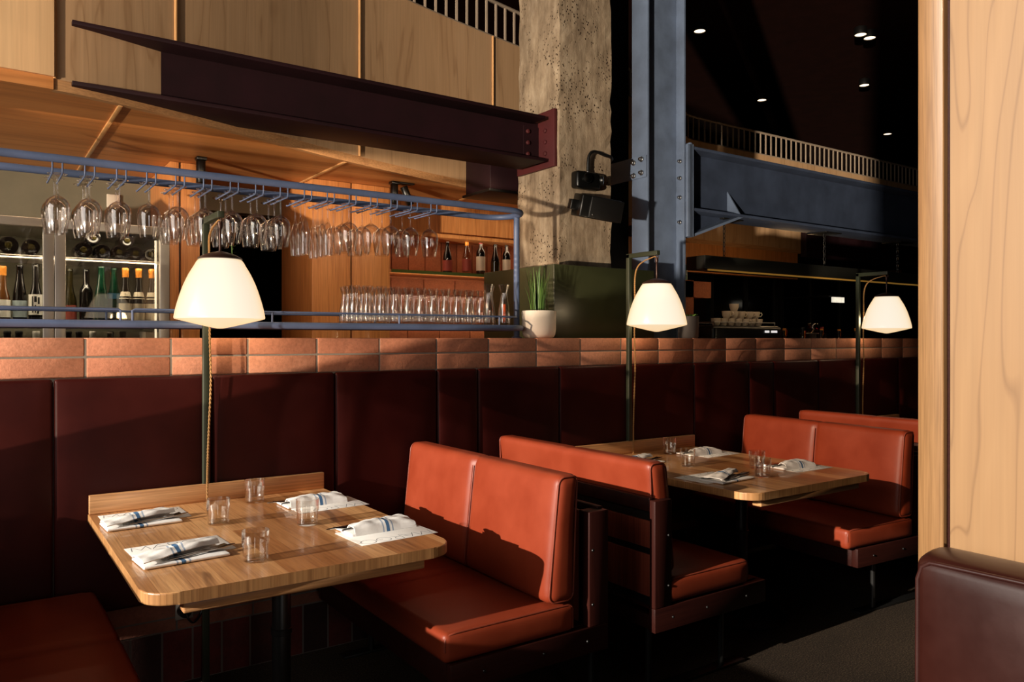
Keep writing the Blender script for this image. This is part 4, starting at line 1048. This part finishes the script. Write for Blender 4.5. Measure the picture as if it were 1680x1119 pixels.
# menu corner (x, y), napkin closed corner (x, y), angle
ST = [((.404, 3.112), (.392, 3.018), .02, 0, 'at the wall-side left place of the front table'),
      ((.416, 2.545), (.414, 2.458), .05, 0, 'at the near left place of the front table'),
      ((1.325, 3.135), (1.275, 3.160), pi+.03, 1, 'at the wall-side right place of the front table'),
      ((1.322, 2.572), (1.305, 2.620), pi+.05, 1, 'at the near right place of the front table'),
      ((2.80, 3.08), (2.84, 3.0), -.03, 0, 'at the wall-side left place of the second table'),
      ((2.80, 2.45), (2.84, 2.395), .04, 0, 'at the near left place of the second table'),
      ((3.70, 3.20), (3.625, 3.20), pi+.03, 1, 'at the wall-side right place of the second table'),
      ((3.705, 2.60), (3.66, 2.60), pi-.03, 1, 'at the near right place of the second table'),
      ((6.05, 3.0), (6.0, 3.02), pi+.03, 1, 'on the farthest table beside the partition')]
for i, (mp, npos, a, side, where) in enumerate(ST):
    if i < 8:
        c = mc if i == 0 else copy_tree(mc)
        c.location = (mp[0], mp[1], .7503); c.rotation_euler = (0, 0, a); tag(c, 'white menu card with thin grey lettering '+where, 'menu', 'menu cards under the napkins')
    n_ = nk if i == 0 else copy_tree(nk)
    n_.location = (npos[0], npos[1], .7518); n_.rotation_euler = (0, 0, a+(.03 if not side else -.01)); tag(n_, 'folded white napkin with blue stripes '+where, 'napkin', 'folded striped napkins')
    if i == 8: continue
    ca, sa = cos(a), sin(a)
    def W(u, v, z): return (npos[0]+u*ca-v*sa, npos[1]+u*sa+v*ca, .7518+z)
    f_ = fk if i == 0 else fk.copy(); k_ = kn if i == 0 else kn.copy()
    if i: C.objects.link(f_); C.objects.link(k_)
    f_.location = W(.058+.03*side, .042, .0125); f_.rotation_euler = (0, radians(-1.5), a+.13); tag(f_, 'steel fork tucked into the napkin '+where, 'fork', 'forks in the napkins')
    k_.location = W(.075+.03*side, .026, .0135); k_.rotation_euler = (0, radians(-2.0), a+.18); tag(k_, 'steel table knife tucked into the napkin '+where, 'knife', 'knives in the napkins')

# outlet under the front table
t = thing('power_outlet', 'steel socket plate with round black plug on the tiles under the front table', 'outlet', (.732, 3.436, .262))
MB().box(-.035, .035, -.008, .004, 0, .072, .002).build('plate', MT['steel'], t)
MB().lathe([(0, .034), (.024, .032), (.028, .0)], n=20).xf(Matrix.Translation((-.002, -.008, .038)) @ Matrix.Rotation(radians(90), 4, 'X')).build('plug', MT['plastic'], t)
MB().tube(cr([(.0, -.04, .03), (.01, -.045, .005), (.03, -.04, -.01), (.06, -.02, .01), (.074, -.010, .06), (.074, -.008, .12)], 5), .004, 8).build('cable', MT['plastic'], t)

# ------------------------------------------------------------------ the far bar at the right
hd = thing('pendant_bar', 'long dark pendant trough with a warm strip along its lower edge, hung on chains', 'pendant light', (8, 4.3, 1.96))
MB().box(4.79, 12.2, 4.22, 4.42, 1.978, 2.085, .004).build('trough', MT['hood'], hd, True)
MB().box(4.83, 12.1, 4.214, 4.23, 1.964, 1.976).build('light_strip', MT['led'], hd, True)
for x in (5.11, 6.5, 7.75):
    m = MB()
    for k in range(9):
        z = 2.088+k*.036; ax = k % 2
        m.tube([((x+(.010*cos(a) if ax else 0)), 4.30+(0 if ax else .010*cos(a)), z+.022*sin(a)) for a in [2*pi*q/10 for q in range(10)]], .0035, 5, True)
    m.build('chain', MT['blackmetal'], hd, True)
    MB().box(x-.12, x+.12, 4.2, 4.4, 2.388, 2.398, .002).build('hanger_plate', MT['blackmetal'], hd, True)
structure(MB().box(5.5, 13, 6.9, 7.0, 0, 2.35).build('wall_far_bar', MT['darkwall']))
structure(MB().box(5.5, 8.95, 6.31, 6.40, 2.2, 2.56).build('wall_far_panel', MT['cedar']))
structure(MB().prism([(10.25, 2.2), (13.2, 2.2), (13.2, 2.63), (12.0, 2.93), (11.2, 2.93), (10.25, 2.80)], 7.25, 7.35, 'y').build('wall_far_gable', MT['cedar']))
tag(MB().box(8.95, 12.4, 6.18, 6.265, 2.49, 3.1, .004).build('far_beam', MT['maroon']), 'dark maroon block between the two far wood panels above the pendant bar', 'beam')
def winframe(n, x0, x1, xm):
    w = structure(MB().box(x0, x1, 6.86, 6.9, 1.55, 2.33).build('window_%d' % n, MT['darkglass']))
    MB().box(x0-.05, x0+.02, 6.83, 6.9, 1.5, 2.38).box(x1-.02, x1+.05, 6.83, 6.9, 1.5, 2.38).box(x0, x1, 6.83, 6.9, 2.32, 2.38).box(x0, x1, 6.83, 6.9, 1.5, 1.57).box(xm-.03, xm+.03, 6.835, 6.9, 1.55, 2.33).build('frame', MT['hood'], w, True)
winframe(1, 7.9, 9.2, 8.58); winframe(2, 9.36, 10.75, 10.05)
structure(MB().box(4.86, 5.10, 4.62, 4.95, 0, 1.92).box(4.95, 5.32, 4.62, 4.95, 1.775, 1.915).build('trim_pier', MT['redtile']))
bt = thing('teal_bottle', 'teal bottle standing on the small brick pier right of the blue column', 'bottle', (5.12, 4.78, 1.916))
MB().lathe([(0, 0), (.05, 0), (.052, .005), (.052, .13), (.045, .15), (.03, .16), (.018, .17), (.017, .20), (0, .20)], n=24).build('bottle_body', MT['bottle_teal'], bt)
MB().lathe([(.0525, .06), (.0525, .10)], n=24).build('paper_label', MT['label_blue'], bt)
MB().lathe([(.02, .185), (.02, .215), (0, .217)], n=14).build('cap', MT['capsule_black'], bt)
ctr = thing('service_counter', 'dark low service counter behind the tiled wall carrying the coffee machine', 'counter', (8, 4.7, 0))
MB().box(4.7 if False else 5.12, 12.4, 4.37, 5.02, 1.06, 1.10, .004).build('worktop', MT['hood'], ctr, True)
MB().box(5.14, 12.4, 4.42, 5.0, 0, 1.06).build('cabinet', MT['darkwood'], ctr, True)
cm = thing('coffee_machine', 'black low coffee machine with lit displays behind the tiled wall', 'coffee machine', (5.72, 4.7, 1.10))
MB().box(5.22, 6.16, 4.50, 4.98, 1.13, 1.535, .035, 3).build('machine_body', MT['plastic'], cm, True)
MB().box(5.9, 5.955, 4.494, 4.502, 1.475, 1.495).box(5.99, 6.07, 4.494, 4.502, 1.475, 1.495).build('display', MT['display'], cm, True)
MB().tube([(5.26, 4.53, 1.565), (6.08, 4.53, 1.565), (6.08, 4.95, 1.565), (5.26, 4.95, 1.565)], .004, 6, True).tube([(5.26, 4.53, 1.53), (5.26, 4.53, 1.565)], .004, 6).tube([(6.08, 4.53, 1.53), (6.08, 4.53, 1.565)], .004, 6).build('cup_rail', MT['zinc'], cm, True)
for x in (5.3, 6.08):
    for y in (4.55, 4.92): MB().cyl((x, y, 1.1), .025, .032, 12).build('foot', MT['plastic'], cm, True)
cp0 = thing('coffee_cup', 'x', 'cup', (0, 0, 0), 'cups stacked on the coffee machine')
MB().lathe([(0, .004), (.024, 0), (.028, .004), (.040, .035), (.043, .065), (.041, .065), (.037, .035), (.025, .008), (0, .008)], n=22).build('cup_body', MT['cup'], cp0)
MB().tube([(.036, 0, .05), (.056, 0, .054), (.062, 0, .038), (.052, 0, .022), (.034, 0, .02)], .0045, 8).build('handle', MT['cup'], cp0); freeze(cp0)
cups = [(5.36, 4.60, 0), (5.455, 4.60, 0), (5.55, 4.60, 0), (5.645, 4.60, 0), (5.74, 4.60, 0), (5.835, 4.60, 0), (5.93, 4.60, 0), (5.50, 4.60, 1), (5.595, 4.60, 1), (5.69, 4.60, 1), (5.80, 4.60, 1), (5.89, 4.60, 1), (5.58, 4.68, 2)]
cn_ = ['lower row', 'second row', 'top']
cnt = [0, 0, 0]
for i, (x, y, lv) in enumerate(cups):
    o = cp0 if i == 0 else copy_tree(cp0); cnt[lv] += 1
    if lv == 2: x, y, lv_ = 5.60, 4.60, 2
    o.location = (x, y, 1.5355+lv*.0655); o.rotation_euler = (0, 0, random.uniform(-1.2, .6))
    tag(o, ('white cup, %s from the left in the %s on the coffee machine' % (ORD[cnt[lv]], cn_[lv])) if lv < 2 else 'topmost white cup of the pile on the coffee machine', 'cup', 'cups stacked on the coffee machine')
cb_ = [('bottle_clear', .40, .032), ('bottle_amber', .42, .03), ('bottle_dark', .41, .034), ('bottle_olive', .43, .032), ('bottle_clear', .39, .036), ('bottle_dark', .40, .03), ('bottle_amber', .405, .034), ('bottle_green', .42, .03), ('bottle_dark', .44, .032), ('bottle_clear', .40, .034), ('bottle_amber', .415, .032), ('bottle_dark', .41, .03), ('bottle_olive', .40, .033), ('bottle_clear', .43, .03)]
for k, (g, h, r) in enumerate(cb_):
    t = thing('liquor_bottle', 'small liquor bottle on the far counter, %s right of the coffee machine' % ORD[k+1], 'bottle', (6.30+k*.10, 4.60+.06*(k % 3), 1.10), 'liquor bottles on the far counter')
    bottle_parts(t, 'bordeaux', h, r, MT[g], (MT[('label', 'label_red', 'label_white')[k % 3]], .5, .62), MT[('capsule_black', 'capsule', 'capsule_red')[k % 3]])
gr = thing('grinder', 'dark coffee grinder with a red indicator light on the far counter', 'grinder', (7.15, 4.86, 1.10))
MB().box(-.09, .09, -.1, .1, 0, .38, .01).build('grinder_body', MT['plastic'], gr); MB().cyl((0, 0, .38), .06, .10, 20).build('hopper', MT['bottle_clear'], gr)
MB().cyl((.0, -.1, .42), .012, .012, 12, 'z').build('indicator', MT['redled'], gr)
t = thing('fluted_light', 'small bright fluted wall shade left of the farthest lamp', 'light', (9.45, 6.05, 1.90))
m = MB()
for k in range(9): m.tube([(-.12+k*.03, 0, .0), (-.12+k*.03, 0, .07)], .015, 8)
m.build('shade', MT['fluted'], t); MB().box(-.19, .19, .015, .84, .078, .09, .003).build('bracket', MT['blackmetal'], t)
# ceiling downlights
dl = [(7.774, 6.939, 'downlight nearest the blue column on the dark ceiling'), (10.875, 8.355, 'middle left downlight above the balustrade on the dark ceiling'), (11.559, 6.947, 'downlight below the bright pair on the dark ceiling'), (14.685, 8.346, 'farthest downlight low on the dark ceiling at the right'), (9.597, 5.819, 'left one of the bright twin downlights'), (9.80, 5.814, 'right one of the bright twin downlights')]
d0 = thing('downlight', 'x', 'light', (0, 0, 0), 'ceiling downlights')
MB().lathe([(.075, 0), (.08, -.005), (.08, -.10), (.072, -.10), (.072, -.06)], n=24).build('can', MT['black'], d0); MB().lathe([(0, -.09), (.072, -.09)], n=24).build('lens', MT['down'], d0); freeze(d0)
for i, (x, y, lab) in enumerate(dl):
    o = d0 if i == 0 else copy_tree(d0); o.location = (x, y, 5.5); tag(o, lab, 'light', 'ceiling downlights')
